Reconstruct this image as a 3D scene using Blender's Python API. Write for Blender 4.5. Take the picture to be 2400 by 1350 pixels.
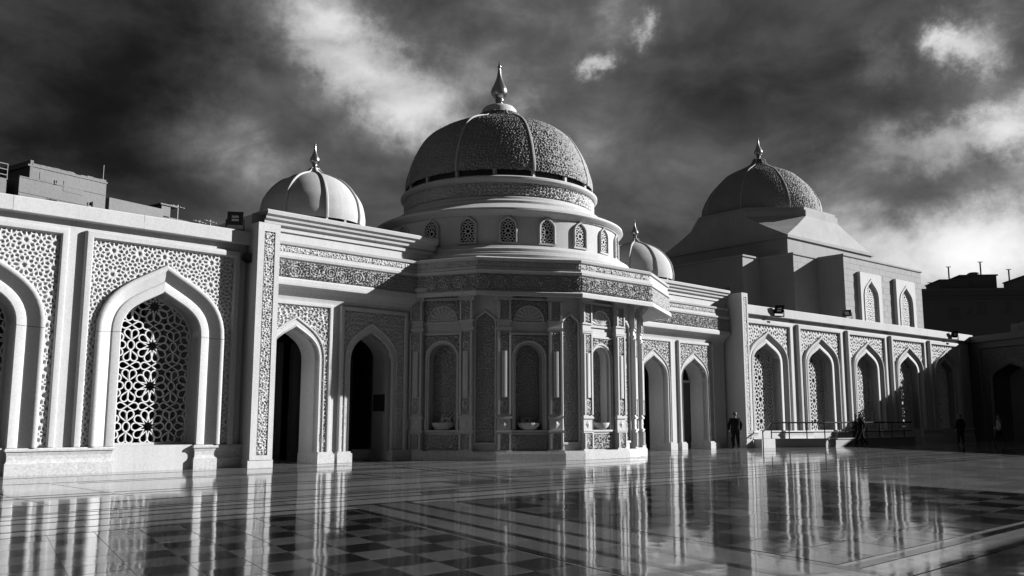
import bpy, bmesh, math, random
import numpy as np
from mathutils import Vector, Matrix

R = math.radians
random.seed(7)
for o in list(bpy.data.objects):
    bpy.data.objects.remove(o)
scene = bpy.context.scene
C = scene.collection

# ------------------------------------------------------------------ camera
F_PX, CY, HZ, CAM_H = 2120.0, 675.0, 985.0, 1.4
PITCH = math.atan((HZ - CY) / F_PX)
cam_data = bpy.data.cameras.new('camera')
cam_data.sensor_width = 36.0
cam_data.lens = 36.0 * F_PX / 2400.0
cam_data.clip_end = 3000.0
cam = bpy.data.objects.new('camera', cam_data)
cam.location = (0, 0, CAM_H)
cam.rotation_euler = (R(90) + PITCH, 0, 0)
C.objects.link(cam)
scene.camera = cam

# ------------------------------------------------------------------ light
SUN_AZ, SUN_EL = 77.5, 22.0        # azimuth clockwise from +Y
sdir = Vector((math.sin(R(SUN_AZ)) * math.cos(R(SUN_EL)),
               math.cos(R(SUN_AZ)) * math.cos(R(SUN_EL)), math.sin(R(SUN_EL))))
sun_data = bpy.data.lights.new('sun', 'SUN')
sun_data.energy = 5.0
sun_data.angle = R(0.5)
sun_data.color = (1.0, 1.0, 1.0)
sun = bpy.data.objects.new('sun', sun_data)
sun.rotation_euler = sdir.to_track_quat('Z', 'Y').to_euler()
sun.location = (60, 20, 60)
C.objects.link(sun)

scene.view_settings.view_transform = 'Standard'
scene.view_settings.look = 'None'
scene.view_settings.exposure = 1.45
scene.view_settings.gamma = 1.0


def pix_dir(x, y):
    d = Vector(((x - 1200) / F_PX, 1.0, -(y - CY) / F_PX))
    c, s = math.cos(PITCH), math.sin(PITCH)
    return Vector((d.x, c * d.y - s * d.z, s * d.y + c * d.z)).normalized()


world = bpy.data.worlds.new('World')
scene.world = world
world.use_nodes = True
nt = world.node_tree
nt.nodes.clear()


def wn(kind, **kw):
    n = nt.nodes.new(kind)
    for k, v in kw.items():
        setattr(n, k, v)
    return n


def wmath(op, a, b=None, c=None):
    n = wn('ShaderNodeMath', operation=op)
    for i, v in enumerate((a, b, c)):
        if v is None:
            continue
        if isinstance(v, (int, float)):
            n.inputs[i].default_value = v
        else:
            nt.links.new(v, n.inputs[i])
    return n.outputs[0]


out = wn('ShaderNodeOutputWorld')
bg = wn('ShaderNodeBackground')
bg.inputs['Strength'].default_value = 0.1
nt.links.new(bg.outputs[0], out.inputs[0])
tc = wn('ShaderNodeTexCoord')
nrm = wn('ShaderNodeVectorMath', operation='NORMALIZE')
nt.links.new(tc.outputs['Generated'], nrm.inputs[0])
D = nrm.outputs[0]
sep = wn('ShaderNodeSeparateXYZ')
nt.links.new(D, sep.inputs[0])
# flat cloud deck seen in perspective
den = wmath('ADD', wmath('MAXIMUM', sep.outputs[2], 0.0), 0.22)
comb = wn('ShaderNodeCombineXYZ')
nt.links.new(wmath('DIVIDE', sep.outputs[0], den), comb.inputs[0])
nt.links.new(wmath('DIVIDE', sep.outputs[1], den), comb.inputs[1])
comb.inputs[2].default_value = 3.7
mapn = wn('ShaderNodeMapping')
mapn.inputs['Rotation'].default_value = (0, 0, R(-24))
mapn.inputs['Scale'].default_value = (0.85, 1.25, 1.0)
nt.links.new(comb.outputs[0], mapn.inputs[0])


def noise(scale, detail, rough, dist, vec):
    n = wn('ShaderNodeTexNoise')
    n.inputs['Scale'].default_value = scale
    n.inputs['Detail'].default_value = detail
    n.inputs['Roughness'].default_value = rough
    n.inputs['Distortion'].default_value = dist
    nt.links.new(vec, n.inputs['Vector'])
    return n.outputs['Fac']


map3 = wn('ShaderNodeMapping')
map3.inputs['Scale'].default_value = (1.0, 1.0, 1.7)
map3.inputs['Location'].default_value = (2.3, .7, 1.1)
nt.links.new(D, map3.inputs[0])
n_deck = noise(1.1, 4.0, 0.5, 0.3, mapn.outputs[0])
n_big = noise(3.6, 3.0, 0.5, 0.25, map3.outputs[0])
n_fine = noise(10.0, 9.0, 0.58, 0.3, map3.outputs[0])
# soft, slightly warped look-up direction so that the cloud masses have ragged edges
wn3 = wn('ShaderNodeTexNoise')
wn3.inputs['Scale'].default_value = 8.0
wn3.inputs['Detail'].default_value = 9.0
wn3.inputs['Roughness'].default_value = 0.68
nt.links.new(D, wn3.inputs['Vector'])
vs = wn('ShaderNodeVectorMath', operation='SUBTRACT')
nt.links.new(wn3.outputs['Color'], vs.inputs[0])
vs.inputs[1].default_value = (0.5, 0.5, 0.5)
vm = wn('ShaderNodeVectorMath', operation='SCALE')
nt.links.new(vs.outputs[0], vm.inputs[0])
vm.inputs['Scale'].default_value = 0.13
va = wn('ShaderNodeVectorMath', operation='ADD')
nt.links.new(D, va.inputs[0])
nt.links.new(vm.outputs[0], va.inputs[1])
vn = wn('ShaderNodeVectorMath', operation='NORMALIZE')
nt.links.new(va.outputs[0], vn.inputs[0])
DW = vn.outputs[0]


def blob(x, y, sig):
    """a cloud mass in the direction of a pixel of the photograph, angular radius sig degrees"""
    c = pix_dir(x, y)
    dn = wn('ShaderNodeVectorMath', operation='DOT_PRODUCT')
    nt.links.new(DW, dn.inputs[0])
    dn.inputs[1].default_value = c
    k = 1.0 / (R(sig) ** 2)
    return wmath('EXPONENT', wmath('MULTIPLY', wmath('SUBTRACT', dn.outputs['Value'], 1.0), k))


cov = wmath('ADD', wmath('MULTIPLY', wmath('SUBTRACT', n_big, 0.5), 0.50),
            wmath('MULTIPLY', wmath('SUBTRACT', n_fine, 0.5), 0.51))
cov = wmath('ADD', cov, wmath('MULTIPLY', wmath('SUBTRACT', n_deck, 0.5), 0.22))
cov = wmath('ADD', cov, 0.36)
CLOUDS = [(700, 20, 2.6, .18), (780, 90, 2.3, .20), (860, 165, 2.3, .22), (940, 230, 2.2, .24), (1030, 275, 2.0, .26), (480, 285, 2.0, .12), (570, 305, 2.0, .16),
          (640, 340, 2.4, .10), (1090, 130, 2.0, .10), (1230, 40, 2.6, .10), (1160, 160, 2.2, .08),
          (1425, 128, .55, .26), (1385, 140, .55, .26), (1355, 152, .45, .18), (1515, 76, .6, .30), (1440, 15, 1.1, .16), (1235, 235, .7, .12),
          (2265, 108, 1.1, .34), (2215, 98, .7, .20), (2330, 80, 1.0, .16), (2090, 145, .9, .16), (2030, 160, .9, .12), (2390, 30, 1.6, .14),
          (2400, 245, 1.4, .20), (2330, 290, 1.3, .22), (2250, 325, 1.2, .22), (2160, 350, 1.1, .20), (2070, 375, 1.1, .16), (1980, 405, 1.5, .10), (2390, 300, 1.2, .14),
          (2390, 500, 2.4, .15), (2290, 540, 2.2, .14), (2180, 575, 2.4, .14), (2040, 590, 2.4, .15), (1960, 560, 2.0, .08), (2420, 640, 3.4, .16), (2280, 650, 2.6, .14), (2050, 670, 2.5, .12),
          (140, 90, 6.0, -.15), (420, 130, 3.5, -.13), (40, 300, 4.0, -.06), (1680, 230, 3.6, -.02), (1900, 220, 3.6, -.05),
          (420, 440, 5.0, -.04), (2150, 460, 1.6, -.08), (2330, 410, 1.6, -.10), (2000, 60, 3.0, -.04), (1050, 20, 2.0, -.06)]
for x, y, sg, w in CLOUDS:
    cov = wmath('ADD', cov, wmath('MULTIPLY', blob(x, y, sg), w))
ramp = wn('ShaderNodeValToRGB')
nt.links.new(cov, ramp.inputs[0])
er = ramp.color_ramp
er.interpolation = 'B_SPLINE'
stops = [(0.0, .0013), (.14, .0035), (.32, .019), (.46, .038), (.56, .066), (.68, .16), (.80, .25), (1.05, .38)]
er.elements[0].position = stops[0][0]
er.elements[1].position = stops[-1][0]
er.elements[0].color = (stops[0][1],) * 3 + (1,)
er.elements[1].color = (stops[-1][1],) * 3 + (1,)
for p_, v_ in stops[1:-1]:
    e = er.elements.new(p_)
    e.color = (v_, v_, v_, 1)
sky = wn('ShaderNodeTexSky')
sky.sky_type = 'NISHITA'
sky.sun_disc = False
sky.sun_elevation = R(SUN_EL)
sky.sun_rotation = R(SUN_AZ)
# black-and-white photograph through a red filter: only the red of the clear sky counts
sr = wn('ShaderNodeSeparateColor')
nt.links.new(sky.outputs[0], sr.inputs[0])
total = wmath('ADD', wmath('MULTIPLY', ramp.outputs[0], 10.0), wmath('MULTIPLY', sr.outputs[0], 0.01))
cc = wn('ShaderNodeCombineColor')
for i in range(3):
    nt.links.new(total, cc.inputs[i])
nt.links.new(cc.outputs[0], bg.inputs['Color'])


# ------------------------------------------------------------------ materials (all neutral greys)
def material(name, base, var=.05, scale=3.0, speck=.06, speck_scale=90.0, rough=.6, bump=.15, bump_scale=40.0,
             metal=0.0, spec=.4, streak=0.0):
    m = bpy.data.materials.new(name)
    m.use_nodes = True
    t = m.node_tree
    b = t.nodes['Principled BSDF']
    b.inputs['Roughness'].default_value = rough
    b.inputs['Metallic'].default_value = metal
    b.inputs['Specular IOR Level'].default_value = spec
    g = t.nodes.new('ShaderNodeNewGeometry')

    def nz(sc, det, vec=None, ro=.55):
        n = t.nodes.new('ShaderNodeTexNoise')
        n.inputs['Scale'].default_value = sc
        n.inputs['Detail'].default_value = det
        n.inputs['Roughness'].default_value = ro
        t.links.new(vec or g.outputs['Position'], n.inputs['Vector'])
        return n.outputs['Fac']

    def mm(op, a, bb):
        n = t.nodes.new('ShaderNodeMath')
        n.operation = op
        for i, v in enumerate((a, bb)):
            if isinstance(v, (int, float)):
                n.inputs[i].default_value = v
            else:
                t.links.new(v, n.inputs[i])
        return n.outputs[0]
    v = mm('MULTIPLY', mm('SUBTRACT', nz(scale / 4, 5.0), .5), var * 2.2)
    v = mm('ADD', v, mm('MULTIPLY', mm('SUBTRACT', nz(speck_scale, 2.0), .5), speck * 2))
    if streak:
        mp = t.nodes.new('ShaderNodeMapping')
        mp.inputs['Scale'].default_value = (3.0, 3.0, .18)
        t.links.new(g.outputs['Position'], mp.inputs[0])
        v = mm('ADD', v, mm('MULTIPLY', mm('SUBTRACT', nz(1.6, 5.0, mp.outputs[0], .65), .5), streak * 2))
    v = mm('ADD', mm('MULTIPLY', v, base / .7), base)
    c = t.nodes.new('ShaderNodeCombineColor')
    for i in range(3):
        t.links.new(v, c.inputs[i])
    t.links.new(c.outputs[0], b.inputs['Base Color'])
    if bump:
        bn = t.nodes.new('ShaderNodeBump')
        bn.inputs['Strength'].default_value = bump
        bn.inputs['Distance'].default_value = .01
        t.links.new(nz(bump_scale, 4.0), bn.inputs['Height'])
        t.links.new(bn.outputs[0], b.inputs['Normal'])
    return m


M = {}
M['stone'] = material('pale_stone', 0.325, var=.085, speck=.15, speck_scale=20, streak=.09, rough=.85, spec=.15, bump=.3, bump_scale=60)
M['plinth'] = material('speckled_granite', 0.320, var=.05, speck=.30, speck_scale=16, streak=.08, bump=.4, bump_scale=45, rough=0.8, spec=0.15)
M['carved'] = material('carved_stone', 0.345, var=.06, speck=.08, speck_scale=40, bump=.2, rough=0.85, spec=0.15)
M['carved_shaded'] = material('carved_shaded_stone', .255, var=.06, speck=.08, speck_scale=40, bump=.2, rough=.85, spec=.15)  # copy of the carved stone, recess shade put into a darker base
M['lattice'] = material('lattice_stone', 0.410, var=.03, speck=.05, bump=.1, rough=0.8, spec=0.15)
M['plaster'] = material('dome_plaster', .285, var=.10, speck=.13, speck_scale=18, streak=.10, rough=.9, spec=.1, bump=.3, bump_scale=50)
M['dome'] = material('dark_dome_stone', 0.200, var=.10, speck=.12, speck_scale=16, bump=.2, rough=0.8, spec=0.2)
M['hall'] = material('hall_stone', 0.220, var=.10, speck=.08, speck_scale=20, streak=.08, bump=.3, bump_scale=20, rough=0.9, spec=0.1)
M['roofstone'] = material('weathered_roof_stone', 0.250, var=.12, speck=.10, speck_scale=12, streak=.10, bump=.4, bump_scale=10, rough=0.9, spec=0.1)
M['ribstone'] = material('rib_stone', 0.250, var=.05, speck=.05, bump=.2, rough=0.85, spec=0.15)
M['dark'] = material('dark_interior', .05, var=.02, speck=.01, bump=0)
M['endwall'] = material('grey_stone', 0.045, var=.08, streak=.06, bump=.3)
M['concrete'] = material('old_render', .046, var=.22, scale=3.0, speck=.22, speck_scale=5, streak=.16, bump=.8, bump_scale=6)
M['darkblock'] = material('dark_render', 0.035, var=.10, scale=2.0, speck=.06, speck_scale=8, streak=.10, bump=.3, bump_scale=8)
M['metal'] = material('tarnished_brass', .30, var=.08, speck=.03, rough=.28, bump=.05, metal=1.0)
M['black'] = material('black_metal', .025, var=.02, speck=.01, rough=.45, bump=0)
M['rail'] = material('dark_steel', .012, var=.008, speck=.004, rough=.85, bump=0, metal=0, spec=.1)
M['glass'] = material('dark_glass', .02, var=.01, speck=.0, rough=.08, bump=0, spec=.6)
M['lens'] = material('lamp_glass', .45, var=.05, speck=.0, rough=.15, bump=0, spec=.6)
M['cloth'] = material('black_cloth', .010, var=.01, speck=.005, rough=1.0, bump=.3, spec=.05)
M['ramp'] = material('shade_toned_granite', .14, var=.05, speck=.10, speck_scale=14, rough=.6, bump=.3)  # granite darkened so the colour carries the shade of the front face
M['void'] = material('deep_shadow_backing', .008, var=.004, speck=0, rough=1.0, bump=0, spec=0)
M['cloth_grey'] = material('grey_cloth', .16, var=.06, speck=.02, rough=.9, bump=.3)
M['skin'] = material('skin', .09, var=.03, speck=.01, rough=.6, bump=0)
M['hair'] = material('black_hair', .012, var=.01, speck=.0, rough=.6, bump=.3)


def floor_material(name, base, var, vein, rough, slabs=False):
    m = bpy.data.materials.new(name)
    m.use_nodes = True
    t = m.node_tree
    b = t.nodes['Principled BSDF']
    g = t.nodes.new('ShaderNodeNewGeometry')
    oi = t.nodes.new('ShaderNodeObjectInfo')

    def nz(sc, det, ro=.6, dist=0.0, vec=None):
        n = t.nodes.new('ShaderNodeTexNoise')
        n.inputs['Scale'].default_value = sc
        n.inputs['Detail'].default_value = det
        n.inputs['Roughness'].default_value = ro
        n.inputs['Distortion'].default_value = dist
        t.links.new(vec or g.outputs['Position'], n.inputs['Vector'])
        return n.outputs['Fac']

    def mm(op, a, bb):
        n = t.nodes.new('ShaderNodeMath')
        n.operation = op
        for i, v in enumerate((a, bb)):
            if isinstance(v, (int, float)):
                n.inputs[i].default_value = v
            else:
                t.links.new(v, n.inputs[i])
        return n.outputs[0]
    v = mm('MULTIPLY', mm('SUBTRACT', nz(.6, 8.0, .65, .6), .5), var * 2)
    v = mm('ADD', v, mm('MULTIPLY', mm('SUBTRACT', nz(3.0, 8.0, .7, 1.5), .5), vein * 2))
    v = mm('ADD', v, mm('MULTIPLY', mm('SUBTRACT', oi.outputs['Random'], .5), var * 1.2))
    v = mm('MAXIMUM', mm('ADD', v, base), .008)
    c = t.nodes.new('ShaderNodeCombineColor')
    for i in range(3):
        t.links.new(v, c.inputs[i])
    t.links.new(c.outputs[0], b.inputs['Base Color'])
    rr = mm('ADD', mm('MULTIPLY', nz(1.2, 6.0, .7), .14), rough - .07)
    t.links.new(mm('MAXIMUM', rr, .01), b.inputs['Roughness'])
    b.inputs['IOR'].default_value = 1.52
    bn = t.nodes.new('ShaderNodeBump')
    bn.inputs['Strength'].default_value = .5
    bn.inputs['Distance'].default_value = .0042
    t.links.new(nz(1.7, 2.0, .5, .2), bn.inputs['Height'])
    if slabs:
        # rows of slabs in the skewed directions of the paving; each slab sits a touch out of level
        sx = t.nodes.new('ShaderNodeSeparateXYZ')
        t.links.new(g.outputs['Position'], sx.inputs[0])
        det = .7193 * .8660 + .5 * .6947
        al = mm('DIVIDE', mm('ADD', mm('MULTIPLY', sx.outputs[0], .8660), mm('MULTIPLY', sx.outputs[1], .5)), det)
        be = mm('DIVIDE', mm('SUBTRACT', mm('MULTIPLY', sx.outputs[1], .7193), mm('MULTIPLY', sx.outputs[0], .6947)), det)
        al, be = mm('DIVIDE', al, 1.35), mm('DIVIDE', be, .82)
        rowi = mm('FLOOR', be, 0.0)
        al = mm('ADD', al, mm('MULTIPLY', mm('MODULO', rowi, 2.0), .5))
        cb_ = t.nodes.new('ShaderNodeCombineXYZ')
        t.links.new(mm('FLOOR', al, 0.0), cb_.inputs[0])
        t.links.new(rowi, cb_.inputs[1])
        wnz = t.nodes.new('ShaderNodeTexWhiteNoise')
        wnz.noise_dimensions = '3D'
        t.links.new(cb_.outputs[0], wnz.inputs['Vector'])
        sb_ = t.nodes.new('ShaderNodeVectorMath')
        sb_.operation = 'SUBTRACT'
        t.links.new(wnz.outputs['Color'], sb_.inputs[0])
        sb_.inputs[1].default_value = (.5, .5, .5)
        sl_ = t.nodes.new('ShaderNodeVectorMath')
        sl_.operation = 'MULTIPLY'
        t.links.new(sb_.outputs[0], sl_.inputs[0])
        sl_.inputs[1].default_value = (.0065, .0065, 0)
        ad_ = t.nodes.new('ShaderNodeVectorMath')
        ad_.operation = 'ADD'
        t.links.new(bn.outputs[0], ad_.inputs[0])
        t.links.new(sl_.outputs[0], ad_.inputs[1])
        t.links.new(ad_.outputs[0], b.inputs['Normal'])
        # joints and slab-to-slab tone
        fa = mm('ABSOLUTE', mm('SUBTRACT', mm('FRACT', al, 0.0), .5), 0.0)
        fb = mm('ABSOLUTE', mm('SUBTRACT', mm('FRACT', be, 0.0), .5), 0.0)
        jn = mm('MAXIMUM', mm('GREATER_THAN', fa, .4955), mm('GREATER_THAN', fb, .4925))
        tone = mm('ADD', mm('MULTIPLY', wnz.outputs['Value'], .42), .79)
        vv = mm('MULTIPLY', mm('MULTIPLY', v, tone), mm('SUBTRACT', 1.0, mm('MULTIPLY', jn, .55)))
        for i in range(3):
            t.links.new(vv, c.inputs[i])
    else:
        t.links.new(bn.outputs[0], b.inputs['Normal'])
    return m


M['floor'] = floor_material('polished_pale_marble', .105, .036, .036, .078, True)
M['tile_light'] = floor_material('polished_grey_marble', .042, .022, .020, .07)
M['tile_shaded'] = floor_material('polished_shaded_marble', .068, .025, .025, .05)  # pale band marble toned down: near-floor shade put into the colour
M['tile_dark'] = floor_material('polished_black_marble', .010, .010, .010, .065)

# ------------------------------------------------------------------ frames
# a wall frame has s along the wall, n out of the wall towards the courtyard and z up
P0 = Vector((-12.7876, 23.1703))
PR = Vector((11.776, 46.843))
EO = Vector((32.72, 64.67))
FR = {'L': (P0, 46.0), 'R': (PR, 49.6), 'E': (EO, 167.0)}


def frame_axes(fr):
    o, az = FR[fr]
    a = R(az)
    return o, Vector((math.sin(a), math.cos(a))), Vector((math.cos(a), -math.sin(a)))


def to_world(fr, s, n, z=0.0):
    o, u, nn = frame_axes(fr)
    q = o + u * s + nn * n
    return Vector((q.x, q.y, z))


def props(o, label=None, cat=None, group=None, kind=None):
    if label:
        o['label'] = label
    if cat:
        o['category'] = cat
    if group:
        o['group'] = group
    if kind:
        o['kind'] = kind
    return o


class Thing:
    """Empty at the base of a thing; parts are given in the (s, n, z) of its wall frame"""

    def __init__(self, name, fr, s0, n0, label, cat, group=None, z0=0.0):
        self.s0, self.n0, self.z0 = s0, n0, z0
        e = bpy.data.objects.new(name, None)
        e.empty_display_size = .5
        e.location = to_world(fr, s0, n0, z0)
        e.rotation_euler = (0, 0, R(90 - FR[fr][1]))
        C.objects.link(e)
        props(e, label, cat, group)
        self.e = e


def link_mesh(name, me, mat, parent=None):
    o = bpy.data.objects.new(name, me)
    if mat is not None and not me.materials:
        me.materials.append(M[mat] if isinstance(mat, str) else mat)
    C.objects.link(o)
    if parent is not None:
        o.parent = parent
    return o


class MB:
    """mesh collector"""

    def __init__(self):
        self.v, self.f = [], []

    def add(self, verts, faces):
        b = len(self.v)
        self.v.extend(verts)
        self.f.extend([tuple(i + b for i in f) for f in faces])
        return self

    def box(self, s0, s1, n0, n1, z0, z1):
        v = [(s, n, z) for z in (z0, z1) for n in (n0, n1) for s in (s0, s1)]
        return self.add(v, [(0, 1, 3, 2), (4, 6, 7, 5), (0, 4, 5, 1), (2, 3, 7, 6), (0, 2, 6, 4), (1, 5, 7, 3)])

    def prism(self, poly, n0, n1):
        """poly in (s, z), extruded along n"""
        k = len(poly)
        v = [(s, n0, z) for s, z in poly] + [(s, n1, z) for s, z in poly]
        f = [tuple(range(k)), tuple(range(2 * k - 1, k - 1, -1))]
        f += [(i, i + k, (i + 1) % k + k, (i + 1) % k) for i in range(k)]
        return self.add(v, f)

    def slab(self, poly, z0, z1):
        """poly in (s, n), extruded along z"""
        k = len(poly)
        v = [(s, n, z0) for s, n in poly] + [(s, n, z1) for s, n in poly]
        f = [tuple(range(k)), tuple(range(2 * k - 1, k - 1, -1))]
        f += [(i, i + k, (i + 1) % k + k, (i + 1) % k) for i in range(k)]
        return self.add(v, f)

    def loft(self, rings, closed_ring=False, cap=False):
        """rings: list of equal-length point lists"""
        k = len(rings[0])
        b = []
        for r in rings:
            b.extend(r)
        f = []
        for i in range(len(rings) - 1):
            for j in range(k if closed_ring else k - 1):
                a0, a1 = i * k + j, i * k + (j + 1) % k
                f.append((a0, a1, a1 + k, a0 + k))
        if cap:
            f.append(tuple(range(k)))
            f.append(tuple(range((len(rings) - 1) * k, len(rings) * k)))
        return self.add(b, f)

    def sweep_path(self, profile, path):
        """profile (d, z) with d outward of an open polyline path in (s, n), mitred"""
        rings = []
        for i, pth in enumerate(path):
            p_ = Vector(pth)
            ns = []
            for a, b in ((i - 1, i), (i, i + 1)):
                if a >= 0 and b < len(path):
                    t = (Vector(path[b]) - Vector(path[a])).normalized()
                    ns.append(Vector((-t.y, t.x)))
            nn = ns[0] if len(ns) == 1 else (ns[0] + ns[1]).normalized()
            sc = 1.0 if len(ns) == 1 else 1.0 / max(.3, nn.dot(ns[0]))
            rings.append([(p_.x + nn.x * d * sc, p_.y + nn.y * d * sc, z) for d, z in profile])
        return self.loft(rings)

    def lathe(self, profile, c, seg=64, a0=0.0, a1=360.0):
        full = abs(a1 - a0) >= 360
        rings = []
        for i in range(seg if full else seg + 1):
            a = R(a0 + (a1 - a0) * i / seg)
            rings.append([(c[0] + math.sin(a) * r, c[1] + math.cos(a) * r, z) for r, z in profile])
        if full:
            rings.append(rings[0])
        return self.loft(rings)

    def bar(self, p, q, w, up=(0, 0, 1)):
        p, q = Vector(p), Vector(q)
        t = (q - p).normalized()
        a = t.cross(Vector(up))
        if a.length < 1e-3:
            a = t.cross(Vector((1, 0, 0)))
        a.normalize()
        b = t.cross(a)
        r = []
        for e in (p, q):
            r.append([tuple(e + a * (w * x) + b * (w * y)) for x, y in ((-.5, -.5), (.5, -.5), (.5, .5), (-.5, .5))])
        return self.loft(r, True, True)

    def tube(self, p, q, r0, r1=None, seg=10):
        r1 = r0 if r1 is None else r1
        p, q = Vector(p), Vector(q)
        t = (q - p).normalized()
        a = t.cross(Vector((0, 0, 1)))
        if a.length < 1e-3:
            a = t.cross(Vector((1, 0, 0)))
        a.normalize()
        b = t.cross(a)
        rr = []
        for e, r in ((p, r0), (q, r1)):
            rr.append([tuple(e + (a * math.cos(k * 2 * math.pi / seg) + b * math.sin(k * 2 * math.pi / seg)) * r) for k in range(seg)])
        return self.loft(rr, True, True)

    def mesh(self, name, off=(0, 0, 0), flip=True, smooth=False):
        me = bpy.data.meshes.new(name)
        sg = -1.0 if flip else 1.0
        me.from_pydata([(x - off[0], sg * (y - off[1]), z - off[2]) for x, y, z in self.v], [], self.f)
        if smooth:
            me.shade_smooth()
            me.set_sharp_from_angle(angle=R(35))
        me.update()
        return me

    def part(self, name, mat, th, parent=None, smooth=False):
        me = self.mesh(name, (th.s0, th.n0, th.z0), True, smooth)
        return link_mesh(name, me, mat, parent or th.e)


# ------------------------------------------------------------------ carved relief
def hash2(ix, iy, k):
    h = np.sin(ix * 127.1 + iy * 311.7 + k * 74.7) * 43758.5453
    return h - np.floor(h)


def voronoi(x, y, cell, jit, k=0):
    gx, gy = np.floor(x / cell), np.floor(y / cell)
    f1 = np.full(x.shape, 9.0)
    f2 = np.full(x.shape, 9.0)
    for dx in (-1, 0, 1):
        for dy in (-1, 0, 1):
            ix, iy = gx + dx, gy + dy
            px = (ix + .5 + jit * (hash2(ix, iy, k) - .5) + .5 * (np.mod(iy, 2) - .5)) * cell
            py = (iy + .5 + jit * (hash2(ix, iy, k + 5) - .5)) * cell
            d = np.hypot(x - px, y - py) / cell
            n1 = np.minimum(f1, d)
            f2 = np.minimum(f2, np.maximum(f1, d))
            f1 = n1
    return f1, f2


def sstep(a, b, x):
    t = np.clip((x - a) / (b - a), 0, 1)
    return t * t * (3 - 2 * t)


STAR = []


def star_tile(n=150):
    """ridge height of one period of the ten-fold star pattern, sampled on a grid"""
    ax, az = 1.24, 1.16
    segs = []
    for lp in rosette_lines(0, ax, 0, az, 0, 0, ax, az):
        for i in range(len(lp)):
            segs.append(lp[i] + lp[(i + 1) % len(lp)])
    sg = np.array([q for q in segs if -.2 < q[0] < ax + .2 and -.2 < q[1] < az + .2])
    X, Y = np.meshgrid(np.arange(n) / n * ax, np.arange(n) / n * az)
    best = np.full(X.shape, 9.0)
    for x0, y0, x1, y1 in sg:
        dx, dy = x1 - x0, y1 - y0
        t = np.clip(((X - x0) * dx + (Y - y0) * dy) / (dx * dx + dy * dy + 1e-9), 0, 1)
        best = np.minimum(best, np.hypot(X - x0 - t * dx, Y - y0 - t * dy))
    return best


def star_ridge(x, y, k):
    if not STAR:
        STAR.append(star_tile())
    n = STAR[0].shape[0]
    i = np.floor(np.mod(x / (1.24 * k), 1.0) * n).astype(int) % n
    j = np.floor(np.mod(y / (1.16 * k), 1.0) * n).astype(int) % n
    return 1 - sstep(.028, .058, STAR[0][j, i])


def h_star(x, y):
    net = star_ridge(x, y, .58)
    g1, g2 = voronoi(x, y, .06, .9, 3)
    fine = 1 - sstep(.06, .3, g2 - g1)
    return .055 * net + .020 * fine * (1 - .6 * net)


def h_star_far(x, y):
    return .06 * np.maximum(star_ridge(x, y, .95), .45 * (h_fine(x, y, .2, .66) > .5))


def h_fine(x, y, cell=.13, amp=.05):
    wx = x + cell * .25 * np.sin(y * 4.4 / cell * .5)
    f1, f2 = voronoi(wx, y, cell, .85, 2)
    g1, g2 = voronoi(x, y, cell * .52, .9, 6)
    return 1.5 * amp * np.maximum(1 - sstep(.10, .22, f2 - f1), .6 * (1 - sstep(.1, .26, g2 - g1)))


def h_vine(x, y):
    # leaf scrolls in irregular rows
    per = .62
    ix = np.floor(x / per)
    xc = (ix + .5 + .3 * (hash2(ix, ix * 0, 3) - .5)) * per
    yc = .28 + .10 * (hash2(ix, ix * 0, 9) - .5)
    rr = np.hypot((x - xc) * 1.0, (y - yc) * 1.15)
    th = np.arctan2(y - yc, x - xc) * np.where(np.mod(ix, 2) < 1, 1, -1)
    spiral = 1 - sstep(.28, .55, np.abs(np.mod(rr / .095 - th / (2 * math.pi) + hash2(ix, ix * 0, 4), 1.0) - .5) * 2)
    lobes = .5 + .5 * np.cos(th * 5 + rr * 20)
    f1, f2 = voronoi(x + .02 * np.sin(y * 30), y, .095, .9, 4)
    leaf = 1 - sstep(.12, .3, f2 - f1)
    return .085 * np.where(rr < .25, np.maximum(spiral * (.65 + .35 * lobes), .45 * leaf), .85 * leaf)


def grid_mesh(name, P, keep=None):
    """P: (nv, nu, 3) numpy array of points already in local coordinates"""
    nv, nu, _ = P.shape
    idx = np.arange(nv * nu).reshape(nv, nu)
    q = np.stack([idx[:-1, :-1], idx[:-1, 1:], idx[1:, 1:], idx[1:, :-1]], -1).reshape(-1, 4)
    if keep is not None:
        k = keep[:-1, :-1] | keep[:-1, 1:] | keep[1:, 1:] | keep[1:, :-1]
        q = q[k.reshape(-1)]
    me = bpy.data.meshes.new(name)
    me.vertices.add(nv * nu)
    me.vertices.foreach_set('co', P.reshape(-1).astype(np.float32))
    me.loops.add(q.size)
    me.loops.foreach_set('vertex_index', q.reshape(-1).astype(np.int32))
    me.polygons.add(len(q))
    me.polygons.foreach_set('loop_start', np.arange(0, q.size, 4, dtype=np.int32))
    me.polygons.foreach_set('loop_total', np.full(len(q), 4, dtype=np.int32))
    me.update(calc_edges=True)
    me.validate()
    return me


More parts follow.
